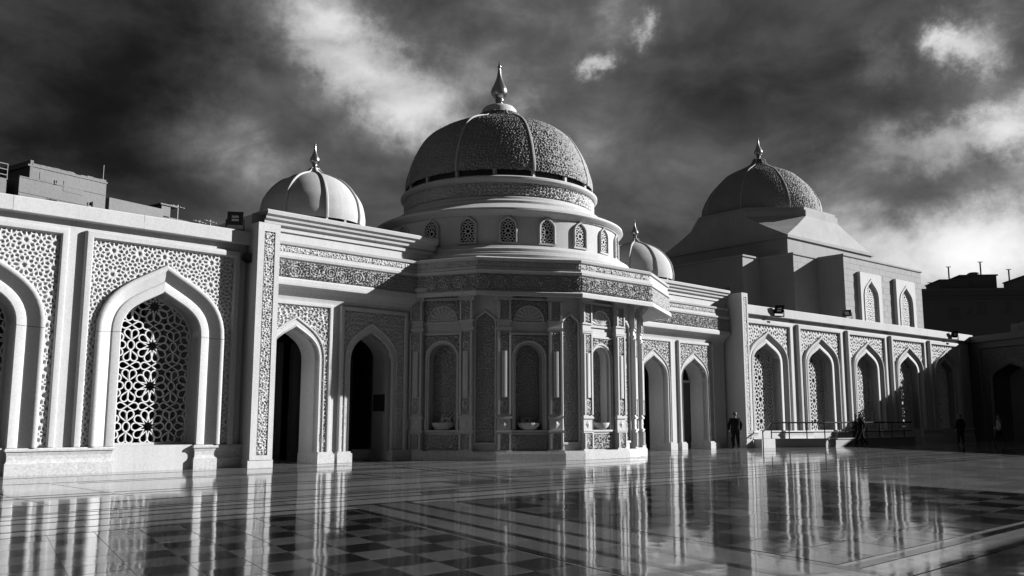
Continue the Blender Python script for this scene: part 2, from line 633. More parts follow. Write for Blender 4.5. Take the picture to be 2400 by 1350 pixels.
def relief(name, th, p0, p1, z0, z1, fn, res, mat='carved', mask=None, parent=None, border=True, kind=None):
    """flat carved panel from (s,n) p0 to p1, between z0 and z1; the carving grows out along the panel's normal"""
    p0, p1 = np.array(p0, float), np.array(p1, float)
    ln = np.linalg.norm(p1 - p0)
    t = (p1 - p0) / ln
    nn = np.array([-t[1], t[0]])
    nu, nv = max(3, int(ln / res)), max(3, int((z1 - z0) / res))
    U, V = np.meshgrid(np.linspace(0, ln, nu), np.linspace(0, z1 - z0, nv))
    h = fn(U + p0[0] * 1.7, V)
    if border:
        h[0] = h[-1] = 0
        h[:, 0] = h[:, -1] = 0
    S = p0[0] + t[0] * U + nn[0] * h
    Nn = p0[1] + t[1] * U + nn[1] * h
    Z = z0 + V
    keep = None
    if mask is not None:
        keep = ~mask(p0[0] + t[0] * U, Z)
    P = np.stack([S - th.s0, -(Nn - th.n0), Z - th.z0], -1)
    o = link_mesh(name, grid_mesh(name, P, keep), mat, parent or th.e)
    if kind:
        o['kind'] = kind
    return o


# ------------------------------------------------------------------ arches and lattices
def arch_curve(c, hw, z0, zs, za, k=12, slope=.62):
    h = za - zs
    a, b, d, e = (hw, zs), (hw, zs + .60 * h), (hw * .5, za - hw * .5 * slope), (0, za)
    half = [(hw, z0)]
    for i in range(k + 1):
        t = i / k
        m = 1 - t
        half.append(tuple(m ** 3 * a[j] + 3 * m * m * t * b[j] + 3 * m * t * t * d[j] + t ** 3 * e[j] for j in (0, 1)))
    left = [(c - x, z) for x, z in half]
    right = [(c + x, z) for x, z in half[-2::-1]]
    return left + right


def round_curve(c, hw, z0, zs, k=12):
    pts = [(c - hw, z0)] + [(c - hw * math.cos(math.pi * i / (2 * k)), zs + hw * math.sin(math.pi * i / (2 * k))) for i in range(2 * k + 1)] + [(c + hw, z0)]
    return pts


def wall_with_arch(mb, s0, s1, z0, z1, curve, n0, n1, sill=None):
    """two concave half plates round an arched opening"""
    m = len(curve) // 2
    c = curve[m][0]
    left, right = curve[:m + 1], curve[m:]
    if sill is None:
        mb.prism([(c, z1), (s0, z1), (s0, z0)] + left, n0, n1)
        mb.prism(right + [(s1, z0), (s1, z1), (c, z1)], n0, n1)
    else:
        mb.prism([(c, z1), (s0, z1), (s0, z0), (c, z0), (c, sill)] + left, n0, n1)
        mb.prism(right + [(c, sill), (c, z0), (s1, z0), (s1, z1), (c, z1)], n0, n1)


def arch_ring(mb, inner, outer, section):
    """moulding between two like-numbered arch curves; section = [(fraction outward, n)]"""
    rings = []
    for (a, b), (c, d) in zip(inner, outer):
        rings.append([(a + (c - a) * f, n, b + (d - b) * f) for f, n in section])
    mb.loft(rings)


def inside_curve(curve):
    pts = np.array(curve)
    m = len(curve) // 2
    lz, lx = pts[:m + 1, 1], pts[:m + 1, 0]
    rz, rx = pts[m:, 1][::-1], pts[m:, 0][::-1]

    def f(S, Z):
        a = np.interp(Z, lz, lx)
        b = np.interp(Z, rz, rx)
        return (S > a + .03) & (S < b - .03) & (Z < pts[m, 1] - .03)
    return f


def teardrop(x, y, ang, L, w, k=7):
    c = L - w * 1.08
    t0 = math.pi - math.acos(min(.95, w / c))          # where the straight flanks touch the round end
    tx, ty = c + w * 1.08 * math.cos(t0), w * math.sin(t0)
    pts = [(0, 0), (.5 * tx, .5 * ty)]
    for i in range(k + 1):
        a = t0 * (1 - i / k)
        pts.append((c + w * 1.08 * math.cos(a), w * math.sin(a)))
    pts = pts + [(p, -q) for p, q in pts[-2:0:-1]]
    ca, sa = math.cos(ang), math.sin(ang)
    return [(x + p * ca - q * sa, y + p * sa + q * ca) for p, q in pts]


def rosette_lines(s0, s1, z0, z1, cs, cz, ax, az):
    """closed outlines of a ten-fold rosette lattice with star centres at (cs, cz) + (i ax, j az)"""
    loops = []
    for i in range(-4, 5):
        for j in range(-6, 7):
            x, y = cs + i * ax, cz + j * az
            if x < s0 - ax or x > s1 + ax or y < z0 - az or y > z1 + az:
                continue
            kx, kz = ax / 1.24, az / 1.16
            for k in range(10):
                a = math.pi * 2 * k / 10
                loops.append(teardrop(x + math.cos(a) * .135 * kx, y + math.sin(a) * .135 * kz, a, .338 * kx, .108 * kx))
            # ring between two stars, with a pair of petals above and below
            xm = x + ax / 2
            loops.append([(xm + .10 * kx * math.cos(R(t)), y + .135 * kz * math.sin(R(t))) for t in range(0, 360, 30)])
            for a in (66, 114, -66, -114):
                loops.append(teardrop(xm + math.cos(R(a)) * .03 * kx, y + math.copysign(.15, a) * kz, R(a), .325 * kz, .100 * kx))
            for q in (0, .5):
                xx, yy = x + ax * q, y + az / 2
                for a in (0, 180):
                    loops.append(teardrop(xx + math.cos(R(a)) * .005, yy, R(a), .305 * kx, .105 * kz))
    return loops


def lattice(name, th, loops, inside, n, w, depth, parent, mat='lattice'):
    mb = MB()
    for li, lp in enumerate(loops):
        dn = ((li * 37) % 11 - 5) * .0011
        k = len(lp)
        ok = [inside(p) for p in lp]
        if not any(ok):
            continue
        off = []
        for i in range(k):
            a, b = Vector(lp[i - 1]), Vector(lp[(i + 1) % k])
            t = (b - a)
            t = t.normalized() if t.length > 1e-6 else Vector((1, 0))
            off.append(Vector((-t.y, t.x)) * w * .5)
        b = len(mb.v)
        for i, (x, y) in enumerate(lp):
            o = off[i]
            mb.v += [(x + o.x, n + dn, y + o.y), (x - o.x, n + dn, y - o.y), (x - o.x, n + dn - depth, y - o.y), (x + o.x, n + dn - depth, y + o.y)]
        for i in range(k):
            j = (i + 1) % k
            if not (ok[i] and ok[j]):
                continue
            for e in range(4):
                mb.f.append((b + i * 4 + e, b + j * 4 + e, b + j * 4 + (e + 1) % 4, b + i * 4 + (e + 1) % 4))
    return mb.part(name, mat, th, parent)


def scalar_inside(curve, sill):
    g_ = inside_curve(curve)

    def f(p_):
        return p_[1] > sill - .02 and bool(g_(np.array([p_[0]]), np.array([min(p_[1], 99)]))[0])
    return f


# ------------------------------------------------------------------ the floor
ground = MB()
ground.add([(-260, -120, 0), (320, -120, 0), (320, 420, 0), (-260, 420, 0)], [(0, 1, 2, 3)])
floor = link_mesh('courtyard_floor', ground.mesh('courtyard_floor', flip=False), 'floor')
props(floor, 'polished pale marble courtyard floor mirroring the facade', 'floor', kind='structure')

UA = Vector((math.sin(R(46)), math.cos(R(46))))
UB = Vector((math.sin(R(-30)), math.cos(R(-30))))


def sk(a, b, z=0.0):
    q = UA * a + UB * b
    return (q.x, q.y, z)


def floor_piece(name, corners, z, mat):
    c = Vector((sum(p[0] for p in corners) / 4, sum(p[1] for p in corners) / 4, 0))
    mb = MB()
    mb.add([(p[0] - c.x, p[1] - c.y, zz) for zz in (-.02, z) for p in corners],
           [(0, 1, 2, 3), (7, 6, 5, 4), (0, 4, 5, 1), (1, 5, 6, 2), (2, 6, 7, 3), (3, 7, 4, 0)])
    o = link_mesh(name, mb.mesh(name, flip=False), mat, floor)
    o.location = (c.x, c.y, 0)
    return o


def strip_a(b, a0, a1, w, z=.004):       # dark line along the facade direction
    floor_piece('inlay_strip', [sk(a0, b - w / 2), sk(a1, b - w / 2), sk(a1, b + w / 2), sk(a0, b + w / 2)], z, 'tile_dark')


def strip_b(a, b0, b1, w, z=.005):
    floor_piece('inlay_strip', [sk(a - w / 2, b0), sk(a + w / 2, b0), sk(a + w / 2, b1), sk(a - w / 2, b1)], z, 'tile_dark')


# two checkered fields of small slabs
def tile_mesh(name, da, db, mat):
    g_ = .006
    cs = [sk(g_, g_), sk(da - g_, g_), sk(da - g_, db - g_), sk(g_, db - g_)]
    cx, cy = sum(p[0] for p in cs) / 4, sum(p[1] for p in cs) / 4
    mb = MB()
    mb.add([(p[0] - cx, p[1] - cy, z) for z in (-.02, .004) for p in cs],
           [(0, 1, 2, 3), (7, 6, 5, 4), (0, 4, 5, 1), (1, 5, 6, 2), (2, 6, 7, 3), (3, 7, 4, 0)])
    me = mb.mesh(name, flip=False)
    me.materials.append(M[mat])
    return me, (cx, cy)


rt = random.Random(3)
TS = .56
for (a0, a1, b0, b1, ts, inv) in ((-2.02, 5.30, 3.6, 12.5, TS, 0), (7.55, 18.0, 4.50, 12.5, .80, 1)):
    ml, off = tile_mesh('pale_tile', ts, ts, 'tile_light')
    md, _ = tile_mesh('dark_tile', ts, ts, 'tile_dark')
    na, nb = int(round((a1 - a0) / ts)), int(round((b1 - b0) / ts))
    for i in range(na):
        for j in range(nb):
            dark = (i + j + inv) % 2 == 0
            o = bpy.data.objects.new('dark_tile' if dark else 'pale_tile', md if dark else ml)
            q = sk(a0 + i * ts, b1 - (j + 1) * ts)
            o.location = (q[0] + off[0], q[1] + off[1], rt.uniform(-.0006, .0006))
            o.rotation_euler = (R(rt.gauss(0, .11)), R(rt.gauss(0, .11)), 0)
            o.parent = floor
            C.objects.link(o)
# long dark lines
for b, w in ((12.62, .16), (13.25, .13), (14.15, .12), (14.80, .12), (15.35, .09), (15.62, .06), (16.95, .12)):
    strip_a(b, -9.0, 5.42 if b < 13 else 60, w)
strip_a(12.62, 7.42, 60, .13)
for a in (5.37, 5.95, 6.62, 7.45):
    strip_b(a, 1.5, 12.56 if a in (5.37, 7.45) else 13.2, .15)
for b, w in ((4.32, .16), (3.75, .10)):
    strip_a(b, 7.52, 40, w, .0045)
for b, w, a0 in ((18.6, .10, -3), (19.2, .10, -3), (22.4, .12, 2), (23.0, .12, 2), (26.5, .16, 6), (27.2, .14, 6),
                 (30.5, .18, 9), (31.4, .16, 9), (35.0, .2, 12), (36.0, .2, 12), (20.6, .08, 8), (24.6, .10, 8), (28.8, .12, 11)):
    strip_a(b, a0, 75, w)
for a, b0, b1, w in ((11.3, 17.0, 26.4, .10), (11.9, 17.0, 26.4, .08), (22.0, 17.0, 35.0, .10), (22.8, 17, 35, .08)):
    strip_b(a, b0, b1, w)
for s, n0, n1 in ((0.05, 3.4, 8.0), (-1.65, 5.0, 9.2), (6.9, 3.2, 7.6)):
    cs = [to_world('L', s - .06, n0), to_world('L', s + .06, n0), to_world('L', s + .06, n1), to_world('L', s - .06, n1)]
    floor_piece('inlay_strip', [tuple(c) for c in cs], .0035, 'tile_dark')
for n_, w in ((3.3, .10), (1.1, .06)):
    cs = [to_world('L', -8, n_), to_world('L', 9.5, n_), to_world('L', 9.5, n_ + w), to_world('L', -8, n_ + w)]
    floor_piece('inlay_strip', [tuple(c) for c in cs], .0042, 'tile_dark')
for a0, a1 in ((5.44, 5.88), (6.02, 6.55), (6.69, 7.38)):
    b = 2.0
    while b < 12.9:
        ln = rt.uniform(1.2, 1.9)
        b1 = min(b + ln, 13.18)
        floor_piece('band_slab', [sk(a0, b), sk(a1, b), sk(a1, b1 - .008), sk(a0, b1 - .008)], .0038, 'tile_shaded')
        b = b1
# a block of dark slabs in the band, left
for a0, a1, b0, b1 in ((7.6, 8.6, 14.25, 14.7), (9.4, 11.2, 15.5, 16.7), (-1.0, 1.4, 15.5, 16.8)):
    floor_piece('grey_slab', [sk(a0, b0), sk(a1, b0), sk(a1, b1), sk(a0, b1)], .0044, 'tile_light')


# ------------------------------------------------------------------ shared architectural builders
BAY_SECTION = [(1.0, -.12), (1.0, .03), (.98, .065), (.93, .085), (.85, .085), (.78, .06), (.73, .02),
               (.42, -.085), (.40, -.10), (.375, -.075), (.33, -.06), (.04, -.06), (.0, -.09), (.0, -.80)]


def rect_frame(mb, s0, s1, zb, zt, w, n0, n1):
    """rounded frame open at the foot: profile swept up, across and down"""
    prof = []
    for f_, g_ in ((0, 0), (0, .55), (.06, .82), (.16, .97), (.3, 1), (.7, 1), (.84, .97), (.94, .82), (1, .55), (1, 0)):
        prof.append((w * f_, n0 + (n1 - n0) * g_))
    rings = []
    for (s, z), (ds, dz) in (((s0, zb), (1, 0)), ((s0, zt), (1, -1)), ((s1, zt), (-1, -1)), ((s1, zb), (-1, 0))):
        rings.append([(s + ds * d, n, z + dz * d) for d, n in prof])
    mb.loft(rings)


def relief_front(name, th, s0, s1, n, z0, z1, fn, res, **kw):
    return relief(name, th, (s0, n), (s1, n), z0, z1, fn, res, **kw)


def plinth_profile(mb, s0, s1, dn, h=.69):
    """moulded base block with shaped ends"""
    prof = [(-.06, 0), (-.06, .0), (-.0, .0), (0.0, .17), (.0, .30), (-.035, .34), (-.05, .40), (-.045, .50), (-.02, .57), (-.02, .60), (.015, .605), (.02, .65), (.0, .69), (-.5, .69)]
    k = h / .69
    prof = [(d, z * k) for d, z in prof]
    rings = []
    for s, sg in ((s0, -1), (s1, 1)):
        rings.append([(s + sg * (d + .02), dn + d, z) for d, z in prof])
    mb.loft(rings)
    for s, sg in ((s0, -1), (s1, 1)):      # shaped end returns
        a = [(s + sg * (d + .02), dn + d, z) for d, z in prof[:-1]]
        b = [(s + sg * (d + .02), dn - .6, z) for d, z in prof[:-1]]
        mb.loft([a, b])


# ------------------------------------------------------------------ near arcade wing (left)
TH = Thing('arcade_wing', 'L', 0, 0, 'near white arcade wing with two large lattice windows at the left edge', 'building', 'arcade wings of the mosque')
SILL = .70
wall = MB()
for c in (3.87, -1.13, -6.13):
    wall_with_arch(wall, c - 2.5, c + 2.5, 0, 6.9, arch_curve(c, 1.15, SILL, 3.85, 5.06), -.12, -.85, SILL)
wall.box(6.37, 6.9, -1.3, -.2, 0, 6.9)
wall.part('wall', 'stone', TH)
for c in (3.87, -1.13):
    c_ = c
    inner = arch_curve(c_, 1.15, SILL, 3.85, 5.06)
    outer = arch_curve(c_, 1.85, SILL, 3.8, 5.86)
    mid = len(inner) // 2
    for i0, i1 in ((0, 1), (1, mid), (mid, len(inner) - 2), (len(inner) - 2, len(inner) - 1)):
        ci, co = inner[i0:i1 + 1], outer[i0:i1 + 1]
        if i0 == 0:
            ci, co = [ci[0], (ci[1][0], ci[1][1] - .012)], [co[0], (co[1][0], co[1][1] - .012)]
        elif i1 == len(inner) - 1:
            ci, co = [(ci[0][0], ci[0][1] - .012), ci[1]], [(co[0][0], co[0][1] - .012), co[1]]
        mb = MB()
        arch_ring(mb, ci, co, BAY_SECTION)
        mb.part('arch_stone', 'stone', TH, smooth=True)
    fr = MB()
    rect_frame(fr, c_ - 2.27, c_ + 2.30, SILL, 6.55, .21, -.12, .03)
    fr.part('panel_frame', 'stone', TH, smooth=True)
    relief_front('carved_panel', TH, c_ - 2.10, c_ + 2.13, -.115, SILL, 6.40, h_star, .02,
                 mask=inside_curve(arch_curve(c_, 1.76, SILL, 3.8, 5.77)), kind='stuff')
    loops = rosette_lines(c_ - 1.2, c_ + 1.2, SILL, 5.1, c_, SILL + .52, 1.24, 1.16)
    sc = lattice('lattice_screen', TH, loops, scalar_inside(arch_curve(c_, 1.18, SILL, 3.85, 5.1), SILL), -.70, .033, .07, TH.e)
    f2 = MB()
    arch_ring(f2, arch_curve(c_, 1.08, SILL, 3.85, 4.98), arch_curve(c_, 1.16, SILL, 3.85, 5.07), [(0, -.80), (0, -.66), (1, -.66)])
    f2.box(c_ - 1.15, c_ + 1.15, -.80, -.665, SILL - .005, SILL + .07)
    f2.part('screen_frame', 'stone', TH, sc)
for s0, s1 in ((0.02, 2.66), (4.97, 6.5), (-5.0, -2.33)):
    mb = MB()
    plinth_profile(mb, s0, s1, 0.03)
    mb.part('plinth', 'plinth', TH)
    # joints of the plinth: one slab seam
par = MB()
for i, (s0, s1) in enumerate(((-8.6, -3.9), (-3.892, -.3), (-.292, 3.1), (3.108, 6.62))):
    mb = MB()
    mb.sweep_path([(-.9, 6.78), (-.02, 6.78), (0, 6.80), (0, 7.17), (-.03, 7.2), (-.9, 7.2)], [(s0, .10), (s1, .10)])
    mb.part('parapet_slab', 'stone', TH)
bk = MB()
bk.box(-8.6, 6.9, -9.0, -.85, 6.78, 6.98)
bk.part('roof', 'stone', TH)
bk = MB()
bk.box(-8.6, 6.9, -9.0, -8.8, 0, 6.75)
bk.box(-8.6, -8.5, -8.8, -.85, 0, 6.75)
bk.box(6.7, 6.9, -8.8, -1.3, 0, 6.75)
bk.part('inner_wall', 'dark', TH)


# ------------------------------------------------------------------ domes and finials
def lathe_curve(profile, k=5):
    """smooth resample of a profile (Catmull-Rom)"""
    p_ = [Vector(profile[0])] + [Vector(q) for q in profile] + [Vector(profile[-1])]
    out_ = []
    for i in range(1, len(p_) - 2):
        a, b, c, d = p_[i - 1], p_[i], p_[i + 1], p_[i + 2]
        for j in range(k):
            t = j / k
            out_.append(tuple(.5 * (2 * b + (c - a) * t + (2 * a - 5 * b + 4 * c - d) * t * t + (3 * b - a - 3 * c + d) * t ** 3)))
    out_.append(tuple(p_[-2]))
    return out_


def finial(th, c, z0, sc, parent, mat='metal'):
    prof = [(.0, 0), (.34, 0), (.34, .04), (.25, .13), (.17, .20), (.15, .26), (.20, .30), (.20, .33), (.15, .36), (.22, .42), (.34, .56), (.37, .70), (.34, .84),
            (.24, 1.05), (.16, 1.25), (.10, 1.45), (.07, 1.68), (.06, 1.80), (.085, 1.84), (.085, 1.90), (.05, 1.94), (.03, 2.1), (.0, 2.16)]
    mb = MB()
    mb.lathe([(r * sc, z0 + z * sc) for r, z in prof], c, 28)
    return mb.part('finial', mat, th, parent, smooth=True)


def dome(th, c, prof, ribs, rib0, rib_w, mat, rib_mat, parent, relief_fn=None, seg=96, name='dome_shell', gore=0.0):
    cur = lathe_curve(prof)
    nu = seg * (6 if relief_fn else 1) + 1
    cz = np.array([p_[1] for p_ in cur])
    cr = np.array([p_[0] for p_ in cur])
    if relief_fn:
        ln = np.concatenate([[0], np.cumsum(np.hypot(np.diff(cr), np.diff(cz)))])
        nv = int(ln[-1] / relief_fn[1])
        lv = np.linspace(0, ln[-1], nv)
        cr, cz = np.interp(lv, ln, cr), np.interp(lv, ln, cz)
    A = np.linspace(0, 2 * math.pi, nu)
    AA, RR = np.meshgrid(A, cr)
    _, ZZ = np.meshgrid(A, cz)
    if gore:
        ph = np.mod((AA - R(rib0)) / (2 * math.pi / ribs), 1.0)
        RR = RR * (1 + gore * np.sin(ph * math.pi) ** .8)
    if relief_fn:
        _, LL = np.meshgrid(A, lv)
        h = relief_fn[0](AA * cr.max(), LL)
        h *= np.clip(RR / 1.0, 0, 1)
        h[:, -1] = h[:, 0]
        RR = RR + h
    P = np.stack([c[0] + np.sin(AA) * RR - th.s0, -(c[1] + np.cos(AA) * RR - th.n0), ZZ - th.z0], -1)
    me = grid_mesh(name, P)
    if not relief_fn:
        me.shade_smooth()
    sh = link_mesh(name, me, mat, parent)
    for k in range(ribs):
        a = R(rib0) + k * 2 * math.pi / ribs
        ex, ey = math.sin(a), math.cos(a)
        tx, ty = math.cos(a), -math.sin(a)
        mb = MB()
        rings = []
        for i, (r, z) in enumerate(cur):
            j0, j1 = max(0, i - 1), min(len(cur) - 1, i + 1)
            dr, dz = cur[j1][0] - cur[j0][0], cur[j1][1] - cur[j0][1]
            l = math.hypot(dr, dz) or 1
            nr, nz = dz / l, -dr / l
            wv = rib_w * (0.55 + .45 * min(1, r / prof[0][0]))
            ring = []
            for q, hh in ((-1, -.4), (-.9, .35), (-.45, .62), (.45, .62), (.9, .35), (1, -.4)):
                rr = r + nr * hh * wv
                ring.append((c[0] + ex * rr + tx * q * wv * .5, c[1] + ey * rr + ty * q * wv * .5, z + nz * hh * wv))
            rings.append(ring)
        mb.loft(rings)
        mb.part('rib', rib_mat, th, parent, smooth=True)
    return sh


def small_dome_profile(z0, k=1.0):
    return [(r * k, z0 + z * k * .90) for r, z in ((1.97, 0), (1.99, .25), (1.97, .5), (1.88, .95), (1.70, 1.32), (1.45, 1.66), (1.10, 1.97), (.68, 2.20), (.38, 2.33), (.20, 2.50), (.16, 2.60))]


def small_dome(th, c, parent_name='small_dome'):
    base = MB()
    base.lathe([(2.2, 7.6), (2.2, 8.12), (2.1, 8.16), (2.06, 8.28), (1.93, 8.30), (1.91, 8.36), (1.8, 8.36)], c, 64)
    b = base.part('dome', 'plaster', th, smooth=True)
    b['label'] = 'small smooth white ribbed dome'
    # dark vent slots under the shell, with little posts between
    vs_ = MB()
    vs_.lathe([(1.77, 8.35), (1.77, 8.5)], c, 48)
    vs_.part('vent_slot', 'black', th, b)
    for k in range(16):
        a = 2 * math.pi * k / 16 + .1
        p_ = MB()
        x, y = c[0] + math.sin(a) * 1.84, c[1] + math.cos(a) * 1.84
        p_.bar((x, y, 8.34), (x, y, 8.54), .09)
        p_.part('vent_post', 'plaster', th, b)
    dome(th, c, small_dome_profile(8.48, .955), 8, RIB0, .12, 'plaster', 'plaster', b, gore=.012)
    finial(th, c, 10.68, .50, b)
    return b


RIB0 = 118.0 + 45 * 0        # rib azimuth in the (s,n) plane


# ------------------------------------------------------------------ porticos either side of the pavilion
def portico(fr, s0, s1, bays, dome_c, label, pier=None, plus=0.0):
    th = Thing('entrance_portico', fr, (s0 + s1) / 2, -.75, label, 'building', 'entrance porticos beside the pavilion')
    WN = -.75
    wall = MB()
    edges = [s0] + [b[1] + .5 * (bays[i + 1][0] - b[1]) for i, b in enumerate(bays[:-1])] + [s1]
    for i, (b0, b1, c, hw) in enumerate(bays):
        wall_with_arch(wall, edges[i], edges[i + 1], 0, 5.75, arch_curve(c, hw, 0, 3.4, 4.45), WN - 1.05, WN, None)
    wall.part('wall', 'stone', th)
    up = MB()
    up.box(s0, s1, WN - 1.05, WN + .2, 5.75, 7.62)
    up.part('upper_wall', 'stone', th)
    for i, (b0, b1, c, hw) in enumerate(bays):
        inner = arch_curve(c, hw, .02, 3.4, 4.45)
        outer = arch_curve(c, hw + .22, .02, 3.38, 4.80)
        mb = MB()
        arch_ring(mb, inner, outer, [(1, WN), (1, WN + .07), (.92, WN + .10), (.80, WN + .10), (.72, WN + .06), (.60, WN + .06), (.2, WN + .06), (.05, WN + .10), (0, WN + .06), (0, WN - .2)])
        mb.part('arch_moulding', 'stone', th, smooth=True)
        fr_ = MB()
        rect_frame(fr_, b0, b1, .3, 5.30, .15, WN, WN + .12)
        fr_.part('panel_frame', 'stone', th, smooth=True)
        relief_front('carved_panel', th, b0 + .13, b1 - .13, WN + .012, .3, 5.16, lambda x, y: h_fine(x, y, .14, .045), .024,
                     mask=inside_curve(arch_curve(c, hw + .17, .0, 3.38, 4.74)), kind='stuff')
    # blocks at the feet of the jambs
    for i, (b0, b1, c, hw) in enumerate(bays):
        for a, b in ((b0 - .06, c - hw + .02), (c + hw - .02, b1 + .06)):
            if b - a < .12:
                continue
            p_ = MB()
            p_.slab([(a - .04, WN - 1.0), (b + .04, WN - 1.0), (b + .04, WN + .24), (a - .04, WN + .24)], 0, .30)
            p_.slab([(a, WN - 1.0), (b, WN - 1.0), (b, WN + .20), (a, WN + .20)], .30, .36)
            p_.part('jamb_base', 'plinth', th)
    # cove, lip, frieze zone and cornices
    E_ = [(-.9, 5.30), (0.0, 5.30), (.015, 5.36), (.05, 5.45), (.14, 5.58), (.28, 5.70), (.44, 5.745), (.45, 5.80), (.45, 5.93), (.40, 5.98), (.35, 6.0), (.33, 6.0), (.33, 6.58),
          (.41, 6.62), (.43, 6.70), (.35, 6.74), (.35, 6.83), (.29, 6.83), (.29, 7.05), (.37, 7.08), (.40, 7.16), (.33, 7.19), (.22, 7.20)]
    mb = MB()
    mb.sweep_path(E_, [(s0, WN), (s1, WN)])
    ent = mb.part('entablature', 'stone', th)
    relief_front('carved_frieze', th, s0 + .01, s1 - .01, WN + .335, 6.01, 6.57, h_vine, .02, mat='carved_shaded', parent=ent, kind='stuff')
    relief_front('carved_band', th, s0 + .01, s1 - .01, WN + .293, 6.84, 7.04, lambda x, y: h_fine(x, y, .09, .03), .02, parent=ent, kind='stuff')
    cn = MB()
    K = [(.2, 7.50), (.26, 7.50), (.26, 7.60), (.20, 7.61), (.2, 7.66), (.30, 7.70), (.32, 7.80), (.40, 7.84), (.42, 7.92), (.50, 7.97), (.52, 8.08), (.46, 8.12), (-.6, 8.12)]
    cn.sweep_path(K, [(s0, WN), (s1, WN)])
    cn.part('cornice', 'stone', th)
    rf = MB()
    rf.box(s0, s1, WN - 6.5, WN - .55, 7.7, 8.11)
    rf.part('roof', 'stone', th)
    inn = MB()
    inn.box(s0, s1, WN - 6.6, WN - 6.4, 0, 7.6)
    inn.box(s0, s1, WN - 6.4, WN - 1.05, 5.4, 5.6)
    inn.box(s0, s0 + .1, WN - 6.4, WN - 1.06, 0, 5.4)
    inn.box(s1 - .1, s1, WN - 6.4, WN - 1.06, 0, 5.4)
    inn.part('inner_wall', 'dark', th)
    small_dome(th, dome_c)
    return th


PL = portico('L', 7.15, 14.2, [(7.35, 9.97, 8.58, .90), (10.28, 13.15, 11.60, .89)], (10.6, -3.2),
             'entrance portico with two pointed doorways between left pier and pavilion')
pier = MB()
pier.box(6.45, 7.2, -7.9, .45, .22, 7.46)
po = pier.part('pier', 'stone', PL)
fb = MB()
fb.box(6.41, 7.24, -1.2, .49, 0, .22)
fb.part('pier_base', 'stone', PL, po)
fr = MB()
for s0, s1, z0, z1 in ((6.45, 6.66, .22, 7.46), (7.03, 7.2, .22, 7.46), (6.66, 7.03, .22, .36), (6.66, 7.03, 7.2, 7.46)):
    fr.box(s0, s1, .452, .51, z0, z1)
fr.part('pier_frame', 'stone', PL, po)
relief_front('carved_strip', PL, 6.67, 7.02, .455, .37, 7.19, lambda x, y: h_fine(x, y, .09, .035), .02, parent=po, kind='stuff')

for c in (8.58, 11.60):
    for sg in (-1, 1):
        d_ = MB()
        s0, s1 = (c - 1.35, c - .02) if sg < 0 else (c + .02, c + 1.35)
        d_.box(s0, s1, -3.9, -3.8, 0, 4.2)
        for i in range(4):
            w_ = (s1 - s0) / 4
            d_.box(s0 + i * w_ + .05, s0 + (i + 1) * w_ - .05, -3.8, -3.74, .15, 4.05)
        dl = d_.part('door_leaf', 'darkblock', PL)
        h_ = MB()
        x = c - .12 if sg < 0 else c + .12
        h_.tube((x, -3.7, .9), (x, -3.7, 1.5), .02)
        h_.part('handle', 'metal', PL, dl)

PRT = portico('L', 25.2, 33.9, [(26.5, 29.2, 27.8, 1.02), (29.75, 32.8, 31.1, 1.05)], (29.75, -3.2),
              'entrance portico with two pointed doorways right of the pavilion')
door = MB()
door.box(29.9, 32.3, -1.79, -1.71, 0, 3.3)
door.part('door', 'dark', PRT)
door = MB()
door.box(29.9, 32.3, -1.77, -1.67, 3.3, 3.42)
door.part('transom', 'stone', PRT)


# ------------------------------------------------------------------ the domed pavilion
CEN = (19.55, -2.65)
PV = Thing('domed_pavilion', 'L', CEN[0], CEN[1], 'many-sided white pavilion with niches, window drum and large dark ribbed dome', 'building')
LIP = [(12.45, -2.2), (14.15, 1.90), (17.45, 4.02), (21.54, 4.1), (24.9, 2.5), (26.8, -2.2)]
mb = MB()
ENT = [(-1.1, 6.16), (-.62, 6.13), (-.34, 6.0), (-.2, 5.86), (-.14, 5.80), (0, 5.80), (0, 5.93), (-.05, 5.98), (-.1, 6.0), (-.12, 6.0), (-.12, 6.58),
       (-.04, 6.62), (-.02, 6.70), (-.10, 6.74), (-.10, 6.83), (-.16, 6.83), (-.16, 7.05), (-.08, 7.08), (-.05, 7.16), (-.12, 7.20), (-1.55, 7.48), (-2.3, 7.48)]
mb.sweep_path(ENT, LIP)
ent = mb.part('entablature', 'stone', PV)


def offset_poly(path, d):
    res_ = []
    for i, pth in enumerate(path):
        ns = []
        for a, b in ((i - 1, i), (i, i + 1)):
            if a >= 0 and b < len(path):
                t = (Vector(path[b]) - Vector(path[a])).normalized()
                ns.append(Vector((-t.y, t.x)))
        nn = ns[0] if len(ns) == 1 else (ns[0] + ns[1]).normalized()
        sc = 1.0 if len(ns) == 1 else 1.0 / nn.dot(ns[0])
        res_.append((pth[0] + nn.x * d * sc, pth[1] + nn.y * d * sc))
    return res_


fp = offset_poly(LIP, -.117)
bp = offset_poly(LIP, -.157)
for i in range(5):
    relief('carved_frieze', PV, fp[i], fp[i + 1], 6.01, 6.57, h_vine, .022, mat='carved_shaded', parent=ent, kind='stuff')
    relief('carved_band', PV, bp[i], bp[i + 1], 6.84, 7.04, lambda x, y: h_fine(x, y, .09, .03), .022, parent=ent, kind='stuff')

# lower storey: bays with niches, pilasters and slim corner panels
BC, BR, BST = (19.3, -2.8), 6.22, 30.0


def bay_pt(k, x, rho):
    t = R(BST * k)
    return (BC[0] + x * math.cos(t) - rho * math.sin(t), BC[1] + x * math.sin(t) + rho * math.cos(t))


def bay_local(mb, k):
    """turn a builder made in (x, rho, z) of a bay into (s, n, z)"""
    mb.v = [bay_pt(k, x, r) + (z,) for x, r, z in mb.v]
    return mb


